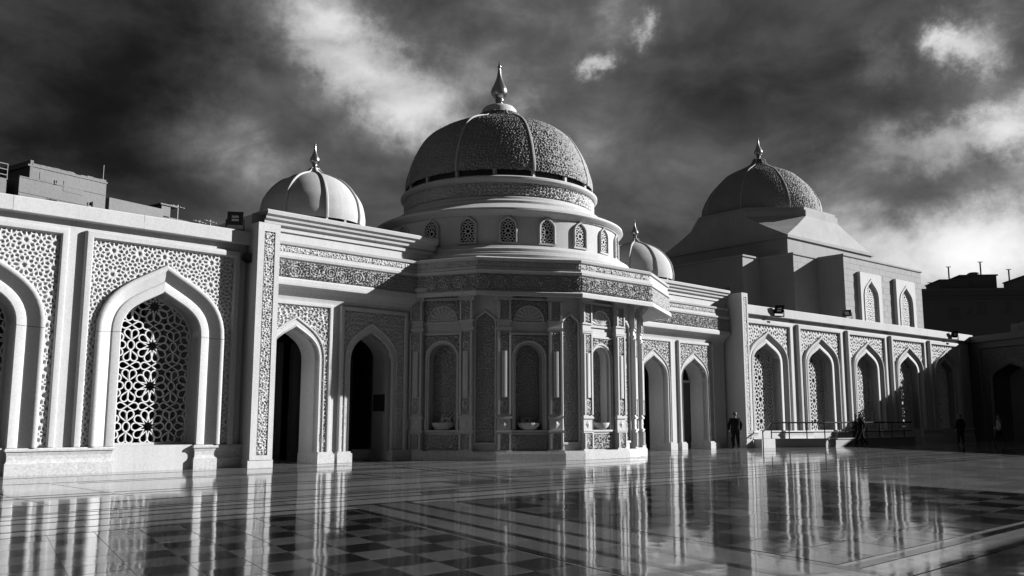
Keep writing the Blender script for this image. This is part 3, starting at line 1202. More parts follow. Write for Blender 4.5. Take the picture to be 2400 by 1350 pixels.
core = MB()
poly = []
for k in (3, 2, 1, 0, -1, -2, -3):
    poly += [bay_pt(k, -.98, 5.45), bay_pt(k, .98, 5.45)]
core.slab(poly, 0, 6.3)
core.part('body_core', 'stone', PV)
pl = MB()
poly = []
for k in (3, 2, 1, 0, -1, -2, -3):
    poly += [bay_pt(k, -1.27, 6.36), bay_pt(k, 1.27, 6.36)]
pl.slab(poly, 0, .24)
poly = []
for k in (3, 2, 1, 0, -1, -2, -3):
    poly += [bay_pt(k, -1.25, 6.32), bay_pt(k, 1.25, 6.32)]
pl.slab(poly, .24, .31)
pl.part('plinth', 'plinth', PV)
for k in (2, 1, 0, -1, -2):
    w = MB()
    NA = round_curve(0, .50, 1.05, 3.62)
    wall_with_arch(w, -1.0, 1.0, .3, 4.45, NA, 5.5, 6.02, 1.05)
    w.box(-1.0, 1.0, 5.5, 6.02, 4.45, 6.2)
    o = bay_local(w, k).part('bay_wall', 'stone', PV)
    m_ = MB()
    arch_ring(m_, NA, round_curve(0, .66, 1.05, 3.62), [(1, 6.02), (1, 6.08), (.8, 6.11), (.55, 6.10), (.45, 6.06), (.2, 6.06), (.1, 6.09), (0, 6.06), (0, 5.9)])
    m_.box(-.75, .75, 6.0, 6.12, .98, 1.05)
    m_.box(-.74, .74, 6.0, 6.10, 4.46, 4.54)
    m_.box(-.74, .74, 6.0, 6.08, 4.86, 4.94)
    m_.box(-.74, .74, 6.0, 6.14, 5.72, 5.80)
    m_.box(-.74, -.70, 6.0, 6.07, .42, .94)
    m_.box(.70, .74, 6.0, 6.07, .42, .94)
    m_.box(-.74, .74, 6.0, 6.07, .90, .95)
    bay_local(m_, k).part('niche_moulding', 'stone', PV, o, smooth=False)
    # carved pieces of the bay
    for nm, x0, x1, rho, z0, z1, fn, msk in (
            ('carved_panel', -.69, .69, 6.025, .36, .88, h_fine, None),
            ('niche_back', -.5, .5, 5.53, 1.06, 4.12, h_fine, None),
            ('carved_spandrel', -.72, .72, 6.024, 3.3, 4.45, h_fine, inside_curve(round_curve(0, .62, 1.0, 3.62))),
            ('carved_tympanum', -.72, .72, 6.024, 4.95, 5.71, h_fine, inside_curve(round_curve(0, .56, 4.9, 4.97)))):
        p0, p1 = np.array([x0, rho]), np.array([x1, rho])
        nu, nv = int((x1 - x0) / .024), int((z1 - z0) / .024)
        U, V = np.meshgrid(np.linspace(x0, x1, nu), np.linspace(z0, z1, nv))
        H_ = fn(U + k * 3.3, V)
        H_[0] = H_[-1] = 0
        H_[:, 0] = H_[:, -1] = 0
        keep = None if msk is None else ~msk(U, V)
        t = R(BST * k)
        rr = rho + H_
        S_ = BC[0] + U * math.cos(t) - rr * math.sin(t)
        N_ = BC[1] + U * math.sin(t) + rr * math.cos(t)
        q = link_mesh(nm, grid_mesh(nm, np.stack([S_ - PV.s0, -(N_ - PV.n0), V], -1), keep), 'carved_shaded', o)
        q['kind'] = 'stuff'
    sh = MB()
    # fluted half-round shell over the band
    shp = round_curve(0, .60, 4.94, 4.96, 8)
    arch_ring(sh, round_curve(0, .52, 4.94, 4.96, 8), shp, [(0, 6.0), (0, 6.07), (.5, 6.10), (1, 6.07), (1, 6.0)])
    for i in range(9):
        a = R(10 + 20 * i)
        a0, a1, am = a - R(9), a + R(9), a
        b = [(0, 6.05, 4.97)]
        for an, hh in ((a0, .005), (am, .05), (a1, .005)):
            b.append((math.cos(an) * .5, 6.03 + hh, 4.97 + math.sin(an) * .5))
        sh.add(b, [(0, 1, 2), (0, 2, 3)])
    bay_local(sh, k).part('shell_lunette', 'stone', PV, o)

# slim corner panels
for k in (2, 1, 0, -1):
    a, b = Vector(bay_pt(k, .98, 6.12)), Vector(bay_pt(k - 1, -.98, 6.12))
    ln = (b - a).length
    t = (b - a) / ln
    nn = Vector((-t.y, t.x))

    def cpt(x, d, a=a, t=t, nn=nn):
        q = a + t * x + nn * d
        return (q.x, q.y)
    w = MB()
    cu = arch_curve(ln / 2, ln / 2 - .30, .62, 4.85, 5.25, 8, 1.0)
    wall_with_arch(w, -.05, ln + .05, .3, 6.2, cu, -.5, .0, .62)
    arch_ring(w, cu, arch_curve(ln / 2, ln / 2 - .22, .54, 4.85, 5.36, 8, 1.0), [(1, 0), (1, .04), (.5, .055), (0, .04), (0, -.1)])
    w.box(ln / 2 - (ln / 2 - .22), ln / 2 + (ln / 2 - .22), .0, .04, .54, .62)
    w.v = [cpt(x, d) + (z,) for x, d, z in w.v]
    o = w.part('corner_panel', 'stone', PV)
    relief('carved_strip', PV, cpt(.26, -.10), cpt(ln - .26, -.10), .62, 5.28, lambda x, y: h_fine(x, y, .11, .04), .024, mat='carved_shaded', parent=o, kind='stuff')

# pilasters, all alike: one set of meshes, copied
pil = {}
WP = .235
b_ = MB()
b_.box(-WP, WP, -.45, 0, .30, 6.15)
for z0, z1, e in ((.30, .36, .045), (.94, 1.0, .04), (1.0, 1.05, .06), (1.46, 1.52, .05), (1.52, 1.56, .03), (4.60, 4.66, .035), (4.66, 4.72, .05), (4.92, 4.98, .045),
                  (5.68, 5.74, .04), (5.74, 5.80, .06)):
    b_.box(-WP - e, WP + e, -.45, e, z0, z1)
for z0, z1, e in ((5.80, 5.85, .06), (5.85, 5.91, .11), (5.91, 5.97, .17), (5.97, 6.04, .23), (6.04, 6.15, .27)):
    b_.box(-WP - e, WP + e, -.45, e, z0, z1)
for z0, z1 in ((.38, .92), (5.0, 5.66), (1.60, 4.56)):
    for x0, x1 in ((-WP, -WP + .07), (WP - .07, WP)):
        b_.box(x0, x1, 0.0, .075, z0, z1)
pil['pilaster'] = (b_.mesh('pilaster', flip=True), 'stone')
b_ = MB()
ring_ = []
b_.loft([[(math.cos(a) * r * .8, .002 + (.05 if i in (1, 2) else 0), z) for i, (r, z) in enumerate(((.085, 2.04), (.085, 2.04), (.085, 2.9), (.085, 2.9)))] for a in (0, 1)])
b_ = MB()
prof_ = [(-.105, 0), (-.105, .055), (-.07, .08), (0, .088), (.07, .08), (.105, .055), (.105, 0)]
b_.loft([[(x, y, z) for x, y in prof_] for z in (2.22, 3.86)], cap=True)
pil['inlay_shaft'] = (b_.mesh('inlay_shaft', flip=True), 'stone')
for zc_, nm in ((1.98, 'ring_boss'), (4.06, 'ring_boss')):
    b_ = MB()
    rings = []
    for i in range(17):
        a = 2 * math.pi * i / 16
        rings.append([(math.cos(a) * r, y, zc_ + math.sin(a) * r * 1.15) for r, y in ((.13, 0), (.13, .03), (.105, .04), (.08, .03), (.08, 0))])
    b_.loft(rings)
    pil[nm + str(zc_)] = (b_.mesh(nm, flip=True), 'stone')
b_ = MB()
b_.add([(0, .004, 1.10), (.13, .004, 1.255), (0, .004, 1.41), (-.13, .004, 1.255), (0, .05, 1.255)], [(0, 1, 4), (1, 2, 4), (2, 3, 4), (3, 0, 4)])
pil['diamond'] = (b_.mesh('diamond', flip=True), 'carved')
for nm, z0, z1 in (('carved_foot', .40, .90), ('carved_head', 5.02, 5.64), ('carved_fill', 1.62, 2.16), ('carved_fill', 3.92, 4.54)):
    U, V = np.meshgrid(np.linspace(-.16, .16, 17), np.linspace(z0, z1, int((z1 - z0) / .022)))
    H_ = h_fine(U + z0 * 5, V, .1, .035)
    me = grid_mesh(nm, np.stack([U, -(.003 + H_), V], -1))
    pil[nm + str(z0)] = (me, 'carved_shaded')
for me, mt in pil.values():
    me.materials.append(M[mt])
for k in (2, 1, 0, -1, -2):
    for x in (-.96, .96):
        pt = bay_pt(k, x, BR)
        po = bpy.data.objects.new('pilaster', pil['pilaster'][0])
        C.objects.link(po)
        po.parent = PV.e
        po.location = (pt[0] - PV.s0, -(pt[1] - PV.n0), 0)
        po.rotation_euler = (0, 0, -R(BST * k))
        for nm, (me, mt) in pil.items():
            if nm == 'pilaster':
                continue
            q = bpy.data.objects.new(me.name.split('.')[0], me)
            C.objects.link(q)
            q.parent = po

# drum
drum = MB()
drum.lathe([(5.9, 7.2), (5.9, 7.46), (5.78, 7.50), (5.74, 7.58), (5.62, 7.62), (5.60, 7.74), (5.45, 7.80), (5.36, 7.90), (5.18, 7.93), (5.10, 7.95), (5.10, 9.08), (5.16, 9.10),
            (5.20, 9.16), (5.30, 9.20), (5.36, 9.28), (5.34, 9.36), (5.22, 9.42), (4.5, 9.72), (4.42, 9.76), (4.42, 9.86), (4.34, 9.92), (4.24, 9.96), (4.20, 10.06), (4.10, 10.12),
            (4.06, 10.14), (4.06, 10.64), (4.14, 10.66), (4.22, 10.70), (4.28, 10.78), (4.28, 10.86), (4.20, 10.92), (4.06, 10.95), (3.6, 10.95)], CEN, 96)
dr = drum.part('drum', 'stone', PV, smooth=True)
vs_ = MB()
vs_.lathe([(3.84, 10.94), (3.84, 11.3)], CEN, 64)
vs_.part('vent_slot', 'black', PV, dr)
# carved ring band
A_ = np.linspace(0, 2 * math.pi, 900)
Z_ = np.linspace(10.15, 10.63, 22)
AA, ZZ = np.meshgrid(A_, Z_)
HH = h_fine(AA * 4.06, ZZ, .15, .05)
HH[:, -1] = HH[:, 0]
rr = 4.065 + HH
q = link_mesh('carved_band', grid_mesh('carved_band', np.stack([CEN[0] + np.sin(AA) * rr - PV.s0, -(CEN[1] + np.cos(AA) * rr - PV.n0), ZZ], -1)), 'carved', dr)
q['kind'] = 'stuff'

# direction from the dome to the camera, as an angle of the lathe (0 = +n, 90 = +s)
camn = cam.location.xy - P0
_, uL, nL = frame_axes('L')
cs_, cn_ = camn.dot(uL) - CEN[0], camn.dot(nL) - CEN[1]
VIEW = math.degrees(math.atan2(cs_, cn_))
# to the right in the picture means a larger s, i.e. a larger lathe angle
for k in range(21):
    a = R(VIEW + 3.8 + k * 360 / 21)
    wmb = MB()
    cu_i = arch_curve(0, .27, 8.06, 8.66, 9.0, 8, .8)
    cu_o = arch_curve(0, .35, 8.06, 8.66, 9.09, 8, .8)
    arch_ring(wmb, cu_i, cu_o, [(1, 5.0), (1, 5.16), (.7, 5.19), (.3, 5.19), (0, 5.16), (0, 5.02)])
    wmb.box(-.36, .36, 5.0, 5.18, 8.0, 8.065)

    def turn(mb, a=a):
        mb.v = [(CEN[0] + math.sin(a) * r + math.cos(a) * x, CEN[1] + math.cos(a) * r - math.sin(a) * x, z) for x, r, z in mb.v]
        return mb
    wo = turn(wmb).part('drum_window', 'stone', PV)
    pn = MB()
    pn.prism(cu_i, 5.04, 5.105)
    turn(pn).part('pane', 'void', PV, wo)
    if abs((math.degrees(a) - VIEW + 180) % 360 - 180) < 100:
        lm = MB()
        ins = scalar_inside(arch_curve(0, .29, 8.06, 8.66, 9.03, 8, .8), 8.06)
        for lp in rosette_lines(-.3, .3, 8.06, 9.0, 0, 8.5, .66, .60):
            kk = len(lp)
            for i in range(0, kk):
                p_, q_ = lp[i], lp[(i + 1) % kk]
                if ins(p_) and ins(q_):
                    dx, dz = q_[0] - p_[0], q_[1] - p_[1]
                    l = math.hypot(dx, dz) or 1
                    ox, oz = -dz / l * .012, dx / l * .012
                    lm.add([(p_[0] + ox, 5.13, p_[1] + oz), (p_[0] - ox, 5.13, p_[1] - oz), (q_[0] - ox, 5.13, q_[1] - oz), (q_[0] + ox, 5.13, q_[1] + oz),
                            (p_[0] + ox, 5.11, p_[1] + oz), (p_[0] - ox, 5.11, p_[1] - oz), (q_[0] - ox, 5.11, q_[1] - oz), (q_[0] + ox, 5.11, q_[1] + oz)],
                           [(0, 1, 2, 3), (0, 4, 5, 1), (1, 5, 6, 2), (2, 6, 7, 3), (3, 7, 4, 0)])
        turn(lm).part('lattice', 'lattice', PV, wo)

md_ = MB()
md_.lathe([(.95, 14.66), (.86, 14.72), (.80, 14.82), (.76, 15.0), (.66, 15.12), (.45, 15.18), (0, 15.2)], CEN, 48)
dm = md_.part('dome', 'stone', PV, smooth=True)
dm['label'] = 'large dark carved dome with eight pale ribs'
dome(PV, CEN, [(4.02, 11.2), (4.03, 11.4), (3.99, 11.65), (3.92, 11.9), (3.74, 12.45), (3.32, 13.22), (2.78, 13.74), (2.06, 14.11), (1.30, 14.38), (.98, 14.58), (.86, 14.76)],
     8, VIEW + 20, .15, 'dome', 'ribstone', dm, relief_fn=(lambda x, y: h_fine(x, y, .14, .045), .03), seg=150)
for k in range(16):
    a = R(VIEW + 20 + 22.5 * k)
    p_ = MB()
    x, y = CEN[0] + math.sin(a) * 3.95, CEN[1] + math.cos(a) * 3.95
    p_.bar((x, y, 10.93), (x, y, 11.28), .12)
    p_.part('vent_post', 'stone', PV, dm)
finial(PV, CEN, 15.18, 1.0, dm)


# ------------------------------------------------------------------ far arcade wing (right)
TR = Thing('arcade_wing', 'R', 13, 0, 'far white arcade wing with five lattice windows half in shadow', 'building', 'arcade wings of the mosque')
PITCH_B, C0 = 5.28, 2.62
wall = MB()
for i in range(5):
    c = C0 + i * PITCH_B
    wall_with_arch(wall, c - PITCH_B / 2, c + PITCH_B / 2, 0, 7.0, arch_curve(c, 1.22, .85, 4.45, 5.5), -.16, -1.15, .85)
wall.box(C0 + 4.5 * PITCH_B, 28.2, -1.15, -.16, 0, 7.0)
wall.part('wall', 'stone', TR)
for i in range(5):
    c = C0 + i * PITCH_B
    dn = -.04
    inner = arch_curve(c, 1.22, .85, 4.45, 5.5)
    outer = arch_curve(c, 1.84, .85, 4.45, 6.15)
    mb = MB()
    arch_ring(mb, inner, outer, [(f, n + dn) for f, n in BAY_SECTION])
    mb.part('arch_moulding', 'stone', TR, smooth=True)
    fr = MB()
    rect_frame(fr, c - 2.33, c + 2.33, .85, 6.72, .26, -.16, .02)
    fr.part('panel_frame', 'stone', TR, smooth=True)
    relief_front('carved_panel', TR, c - 2.12, c + 2.12, -.15, .85, 6.52, h_star_far, .035,
                 mask=inside_curve(arch_curve(c, 1.75, .85, 4.45, 6.05)), kind='stuff')
    loops = rosette_lines(c - 1.25, c + 1.25, .85, 5.5, c, .85 + .5, 1.24, 1.16)
    sc = lattice('lattice_screen', TR, loops, scalar_inside(arch_curve(c, 1.25, .85, 4.45, 5.53), .85), -.62, .042, .07, TR.e)
    f2 = MB()
    arch_ring(f2, arch_curve(c, 1.14, .85, 4.45, 5.42), arch_curve(c, 1.23, .85, 4.45, 5.51), [(0, -.75), (0, -.58), (1, -.58)])
    f2.part('screen_frame', 'stone', TR, sc)
for i in range(6):
    s0 = (C0 + (i - 1) * PITCH_B + 1.25) if i else .42
    s1 = (C0 + i * PITCH_B - 1.25) if i < 5 else 27.4
    mb = MB()
    plinth_profile(mb, s0, s1, .04, .84)
    mb.part('plinth', 'plinth', TR)
for s0, s1 in ((.38, 5.2), (5.21, 10.4), (10.41, 15.7), (15.71, 21.0), (21.01, 28.0)):
    mb = MB()
    mb.sweep_path([(-1.2, 6.96), (-.02, 6.96), (0, 6.98), (0, 7.42), (-.03, 7.45), (-1.2, 7.45)], [(s0, .08), (s1, .08)])
    mb.part('parapet_slab', 'stone', TR)
bk = MB()
bk.box(-.4, 28.2, -7.5, -1.1, 6.98, 7.2)
bk.part('roof', 'stone', TR)
bk = MB()
bk.box(-.4, 28.2, -7.5, -7.3, 0, 6.95)
bk.box(-.4, -.2, -7.3, -1.15, 0, 6.95)
bk.part('inner_wall', 'dark', TR)
pr_ = MB()
pr_.box(-.12, .40, -2.6, .30, .25, 7.97)
po = pr_.part('pier', 'stone', TR)
pr_ = MB()
pr_.box(-.15, .44, -2.6, .34, 0, .25)
pr_.part('pier_base', 'stone', TR, po)
fr = MB()
for s0, s1, z0, z1 in ((-.12, .02, .25, 7.97), (.28, .40, .25, 7.97), (.02, .28, .25, .45), (.02, .28, 7.75, 7.97)):
    fr.box(s0, s1, .302, .35, z0, z1)
fr.part('pier_frame', 'stone', TR, po)
relief_front('carved_strip', TR, .02, .28, .305, .46, 7.74, lambda x, y: h_fine(x, y, .1, .03), .03, parent=po, kind='stuff')


# ------------------------------------------------------------------ prayer hall behind the right wing
HL = Thing('prayer_hall', 'R', 26.2, -15.75, 'stepped stone prayer hall with dark ribbed dome rising behind the far wing', 'building')
wb = MB()
wb.box(16.15, 33.6, -22.0, -10.94, 0, 13.35)
wb.box(18.25, 33.6, -10.95, -8.07, 0, 13.36)
wb.box(21.54, 33.6, -8.08, -6.0, 0, 13.35)
wb.part('wall', 'hall', HL)
# coping strips
cp = MB()
outl = [(16.15, -22.0), (16.15, -10.94), (18.25, -10.94), (18.25, -8.07), (21.54, -8.07), (21.54, -6.0), (33.6, -6.0), (33.6, -22.0)]
prf = [(-.3, 13.34), (.06, 13.34), (.10, 13.38), (.10, 13.5), (-.3, 13.54)]
cp.sweep_path(prf, outl)
cp.part('coping', 'hall', HL)
rf = MB()
rf.slab([(16.2, -21.9), (16.2, -11), (18.3, -11), (18.3, -8.1), (21.6, -8.1), (21.6, -6.1), (33.5, -6.1), (33.5, -21.9)], 13.3, 13.42)
rf.part('roof', 'hall', HL)
ub = MB()
T0, T1, N0, N1 = 20.05, 32.6, -21.9, -9.6
ub.box(T0, T1, N0, N1, 13.3, 15.1)
ub.part('upper_block', 'hall', HL)
cb = MB()
cb.box(T0 - .15, T1 + .15, N0 - .15, N1 + .15, 15.1, 15.32)
co = cb.part('cornice', 'hall', HL)
HC = ((T0 + T1) / 2 - .45, (N0 + N1) / 2)
skt = MB()
ap = 5.7
k8 = ap * math.tan(R(22.5))
octp = [(-k8, ap), (k8, ap), (ap, k8), (ap, -k8), (k8, -ap), (-k8, -ap), (-ap, -k8), (-ap, k8)]
O = [(HC[0] + x, HC[1] + y, 17.35) for x, y in octp]
Q = [(T0, N1, 15.33), (T1, N1, 15.33), (T1, N0, 15.33), (T0, N0, 15.33)]
# concave skirt: a middle ring lies a little below the straight line
pairs = [(0, 0), (1, 1), (2, 1), (3, 2), (4, 2), (5, 3), (6, 3), (7, 0)]
MID = []
for io, iq in pairs:
    o_, q_ = Vector(O[io]), Vector(Q[iq])
    m0 = o_.lerp(q_, .5)
    MID.append((m0.x, m0.y, m0.z - .06))
skt.add(O + MID + Q, [(i, (i + 1) % 8, 8 + (i + 1) % 8, 8 + i) for i in range(8)] +
        [(8, 9, 17, 16), (9, 10, 17), (10, 11, 18, 17), (11, 12, 18), (12, 13, 19, 18), (13, 14, 19), (14, 15, 16, 19), (15, 8, 16)])
skt.part('sloped_skirt', 'roofstone', HL)
ob = MB()
ob.slab([(p_[0], p_[1]) for p_ in O], 17.35, 17.85)
ob.slab([(HC[0] + (p_[0] - HC[0]) * .97, HC[1] + (p_[1] - HC[1]) * .97) for p_ in O], 17.85, 18.13)
ob.part('octagon_ring', 'roofstone', HL)
dm2 = MB()
dm2.lathe([(4.8, 18.1), (4.8, 18.32), (4.6, 18.34)], HC, 64)
dmo = dm2.part('dome', 'black', HL)
dmo['label'] = 'dark pointed dome with eight pale ribs'
hv = math.degrees(math.atan2((cam.location.xy - PR).dot(frame_axes('R')[1]) - HC[0], (cam.location.xy - PR).dot(frame_axes('R')[2]) - HC[1]))
dome(HL, HC, [(r * .92, 18.25 + (z - 18.3) * .89) for r, z in [(5.3, 18.3), (5.32, 18.8), (5.22, 19.5), (4.88, 20.3), (4.32, 21.2), (3.35, 22.25), (2.75, 22.7), (1.62, 23.28), (1.0, 23.62), (.66, 23.95), (.5, 24.35)]],
     8, hv + 27, .18, 'dome', 'ribstone', dmo, relief_fn=(lambda x, y: h_fine(x, y, .2, .06), .06), seg=120)
finial(HL, HC, 23.6, .98, dmo)
for c in (24.9, 30.35):
    wf = MB()
    cu = arch_curve(c, .98, 7.6, 10.4, 11.75, 10, .95)
    wall_with_arch(wf, c - 1.55, c + 1.55, 7.5, 12.35, cu, -5.98, -5.72, 7.6)
    arch_ring(wf, cu, arch_curve(c, 1.14, 7.6, 10.4, 11.95, 10, .95), [(1, -5.72), (1, -5.67), (0, -5.67), (0, -5.8)])
    wo = wf.part('window', 'stone', HL)
    pn = MB()
    pn.prism(cu, -5.99, -5.93)
    pn.part('pane', 'void', HL, wo)
    lattice('lattice', HL, rosette_lines(c - 1, c + 1, 7.6, 11.8, c, 8.2, 1.0, .94), scalar_inside(cu, 7.6), -5.88, .06, .04, wo)
# facing stones of the lit walls
rs = random.Random(11)
stone_me = {}


def facing(t0, t1, n, z0, z1, skip):
    sh_, swid = .46, .95
    z = z0
    row = 0
    while z < z1 - .05:
        hz = min(sh_, z1 - z)
        t = t0 + (0 if row % 2 == 0 else -swid / 2)
        while t < t1 - .05:
            a, b = max(t, t0), min(t + swid, t1)
            t += swid
            if b - a < .1 or any(a < k1 and b > k0 and z < kz for k0, k1, kz in skip):
                continue
            key = (round(b - a, 3), round(hz, 3))
            if key not in stone_me:
                m_ = MB()
                g_ = .003
                m_.add([(g_, 0, g_), (key[0] - g_, 0, g_), (key[0] - g_, 0, key[1] - g_), (g_, 0, key[1] - g_),
                        (g_ + .004, .014, g_ + .004), (key[0] - g_ - .004, .014, g_ + .004), (key[0] - g_ - .004, .014, key[1] - g_ - .004), (g_ + .004, .014, key[1] - g_ - .004)],
                       [(4, 5, 6, 7), (0, 4, 5, 1), (1, 5, 6, 2), (2, 6, 7, 3), (3, 7, 4, 0)][0:1] + [(0, 1, 5, 4), (1, 2, 6, 5), (2, 3, 7, 6), (3, 0, 4, 7)])
                me = m_.mesh('facing_stone', flip=True)
                me.materials.append(M['hall_face'])
                stone_me[key] = me
            o = bpy.data.objects.new('facing_stone', stone_me[key])
            o.parent = HL.e
            o.location = (a - HL.s0, -(n - rs.uniform(0, .005) - HL.n0), z)
            C.objects.link(o)
        z += sh_
        row += 1


M['hall_face'] = material('hall_facing_stone', 0.220, var=.08, speck=.08, speck_scale=20, streak=.05, bump=.3, bump_scale=20, rough=0.9, spec=0.1)
_nt = M['hall_face'].node_tree
facing(21.56, 33.58, -6.0, 8.3, 13.33, [(23.3, 26.5, 12.4), (28.75, 31.95, 12.4)])
facing(18.27, 21.5, -8.07, 9.2, 13.33, [])

# ------------------------------------------------------------------ end wall closing the courtyard on the right, and the range behind the camera
TE = Thing('end_wall', 'E', 8, 0, 'dark shaded stone wall with wide arched gateway at right edge', 'wall')
w = MB()
AR_ = arch_curve(3.75, 1.75, 0, 4.1, 5.2, 12, .45)
wall_with_arch(w, -2.6, 7.4, 0, 6.85, AR_, -1.6, -.1)
A2 = arch_curve(11.0, 1.75, 0, 4.1, 5.2, 12, .45)
wall_with_arch(w, 7.4, 14.6, 0, 6.85, A2, -1.6, -.1)
w.box(14.6, 36, -1.6, -.1, 0, 6.85)
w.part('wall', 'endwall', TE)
for c, cu in ((3.75, AR_), (11.0, A2)):
    m_ = MB()
    arch_ring(m_, cu, arch_curve(c, 2.1, 0, 4.1, 5.65, 12, .45), [(1, -.1), (1, .0), (.5, .06), (0, .0), (0, -.3)])
    rect_frame(m_, c - 2.9, c + 2.9, 0, 6.55, .2, -.1, .06)
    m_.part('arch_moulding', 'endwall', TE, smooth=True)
    g_ = MB()
    g_.prism(cu, -1.5, -1.4)  # dark panel added in the arch to stop sun coming through
    g_.part('sun_stop_panel', 'dark', TE)
    relief_front('carved_panel', TE, c - 2.7, c + 2.7, -.09, 3.5, 6.35, lambda x, y: h_fine(x, y, .3, .06), .06, mat='endwall', mask=inside_curve(arch_curve(c, 2.0, 0, 4.1, 5.55, 12, .45)), kind='stuff')
m_ = MB()
m_.sweep_path([(-1.8, 6.82), (-.02, 6.82), (0, 6.86), (0, 7.26), (-.05, 7.3), (-1.8, 7.3)], [(-2.6, .05), (36, .05)])
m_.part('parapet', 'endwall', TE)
m_ = MB()
m_.box(-.3, 36, -7, -6.8, 0, 7.0)
m_.box(-.3, 36, -7, -1.6, 6.7, 6.9)
m_.part('inner_wall', 'dark', TE)
for i in range(14):
    m_ = MB()
    m_.box(.6 + i * .95, 1.5 + i * .95, -3.2, -3.1, 6.9, 8.25 + .08 * math.sin(i * 2.1))
    m_.part('fence_panel', 'darkblock', TE)

FR['O'] = (to_world('L', 0, 30.6).xy, 226.0)
TO = Thing('opposite_range', 'O', -20, 0, 'long low arcaded range facing the mosque across the courtyard', 'building')
m_ = MB()
m_.box(-110, 45, -9, 0, 0, 6.0)
m_.part('wall', 'endwall', TO)
m_ = MB()
m_.box(-110.2, 45.2, -9.2, .3, 6.0, 6.6)
m_.part('parapet', 'endwall', TO)
for i in range(24):
    c = -100 + i * 6
    m_ = MB()
    cu = arch_curve(c, 1.5, .6, 3.6, 4.9)
    m_.prism(cu, .0, .06)
    m_.part('window', 'glass', TO)
    f_ = MB()
    arch_ring(f_, cu, arch_curve(c, 1.8, .6, 3.6, 5.3), [(1, 0), (1, .15), (0, .15), (0, 0)])
    f_.part('arch_moulding', 'endwall', TO)


# ------------------------------------------------------------------ buildings beyond
def simple_thing(name, loc, az, label, cat, group=None):
    e = bpy.data.objects.new(name, None)
    e.location = loc
    e.rotation_euler = (0, 0, R(90 - az))
    C.objects.link(e)
    props(e, label, cat, group)

    class T:
        pass
    t = T()
    t.e, t.s0, t.n0, t.z0 = e, 0, 0, 0
    return t


TB = simple_thing('apartment_building', (-27.65, 60, 0), 33.5, 'weathered tall rendered building with stepped roof beyond the left wing', 'building', 'city buildings beyond the mosque')
m_ = MB()
m_.box(-5.85, 0, -9, 0, 0, 16.55)
m_.box(-5.15, 0, -8, -.005, 16.5, 17.35)
m_.part('wall', 'concrete', TB)
m_ = MB()
m_.box(-5.4, .05, -8, .04, 17.35, 17.47)
rf_ = m_.part('roof', 'concrete', TB)
m_ = MB()
m_.box(-5.25, -5.05, -7, .02, 16.5, 17.75)
m_.part('parapet_end', 'darkblock', TB, rf_)
for s0, s1, z0, z1 in ((-3.95, -3.35, 14.9, 15.5), (-3.55, -3.45, 16.6, 16.8), (-1.2, -1.0, 15.6, 15.8), (-2.4, -1.9, 13.2, 14.2)):
    m_ = MB()
    m_.box(s0, s1, -.02, .012, z0, z1)
    o = m_.part('window', 'glass', TB)
    f_ = MB()
    f_.box(s0 - .06, s0, -.02, .05, z0, z1)
    f_.box(s0 - .06, s1 + .06, -.02, .07, z0 - .08, z0)
    f_.part('sill', 'concrete', TB, o)
m_ = MB()
m_.box(-9.5, -6.3, -9, -.5, 0, 16.35)
m_.part('side_wall', 'concrete', TB)
m_ = MB()
for z in (16.6, 16.95, 17.3):
    m_.bar((-9.5, -.6, z), (-6.3, -.6, z), .05)
for i in range(7):
    m_.bar((-9.5 + i * .53, -.6, 16.35), (-9.5 + i * .53, -.6, 17.3), .04)
m_.part('roof_railing', 'black', TB)
for i, (s, l) in enumerate(((-4.6, .5), (-3.9, .3), (-3.2, .7), (-2.3, .3), (-1.9, .35), (-1.4, .28), (-.9, .2), (-.5, .3))):
    m_ = MB()
    m_.box(s, s + l, -1.2, -.4, 17.47, 17.47 + .1 + .1 * (i % 2))
    m_.part('roof_debris', 'black', TB, rf_)

rq = random.Random(5)
for i in range(11):
    m_ = MB()
    a0 = -5.1 + i * .46
    m_.box(a0, a0 + .44, -.3, .045, 17.468, 17.50 + rq.uniform(0, .10))
    m_.part('coping_stone', 'concrete', TB, rf_)
for s0, s1, z0, z1 in ((-5.8, -4.3, 14.7, 15.4), (-3.0, -1.6, 16.2, 16.9), (-1.5, -.3, 15.0, 15.5), (-4.6, -3.8, 16.6, 17.1)):
    m_ = MB()
    m_.box(s0, s1, -.02, .018, z0, z1)
    m_.part('render_patch', 'concrete', TB)
for z in (15.55, 16.52):
    m_ = MB()
    m_.box(-5.85, 0, -.02, .03, z, z + .07)
    m_.part('ledge', 'concrete', TB)
m_ = MB()
m_.tube((-.95, .08, 15.9), (-.95, .08, 14.0), .05)
m_.part('drain_pipe', 'black', TB)

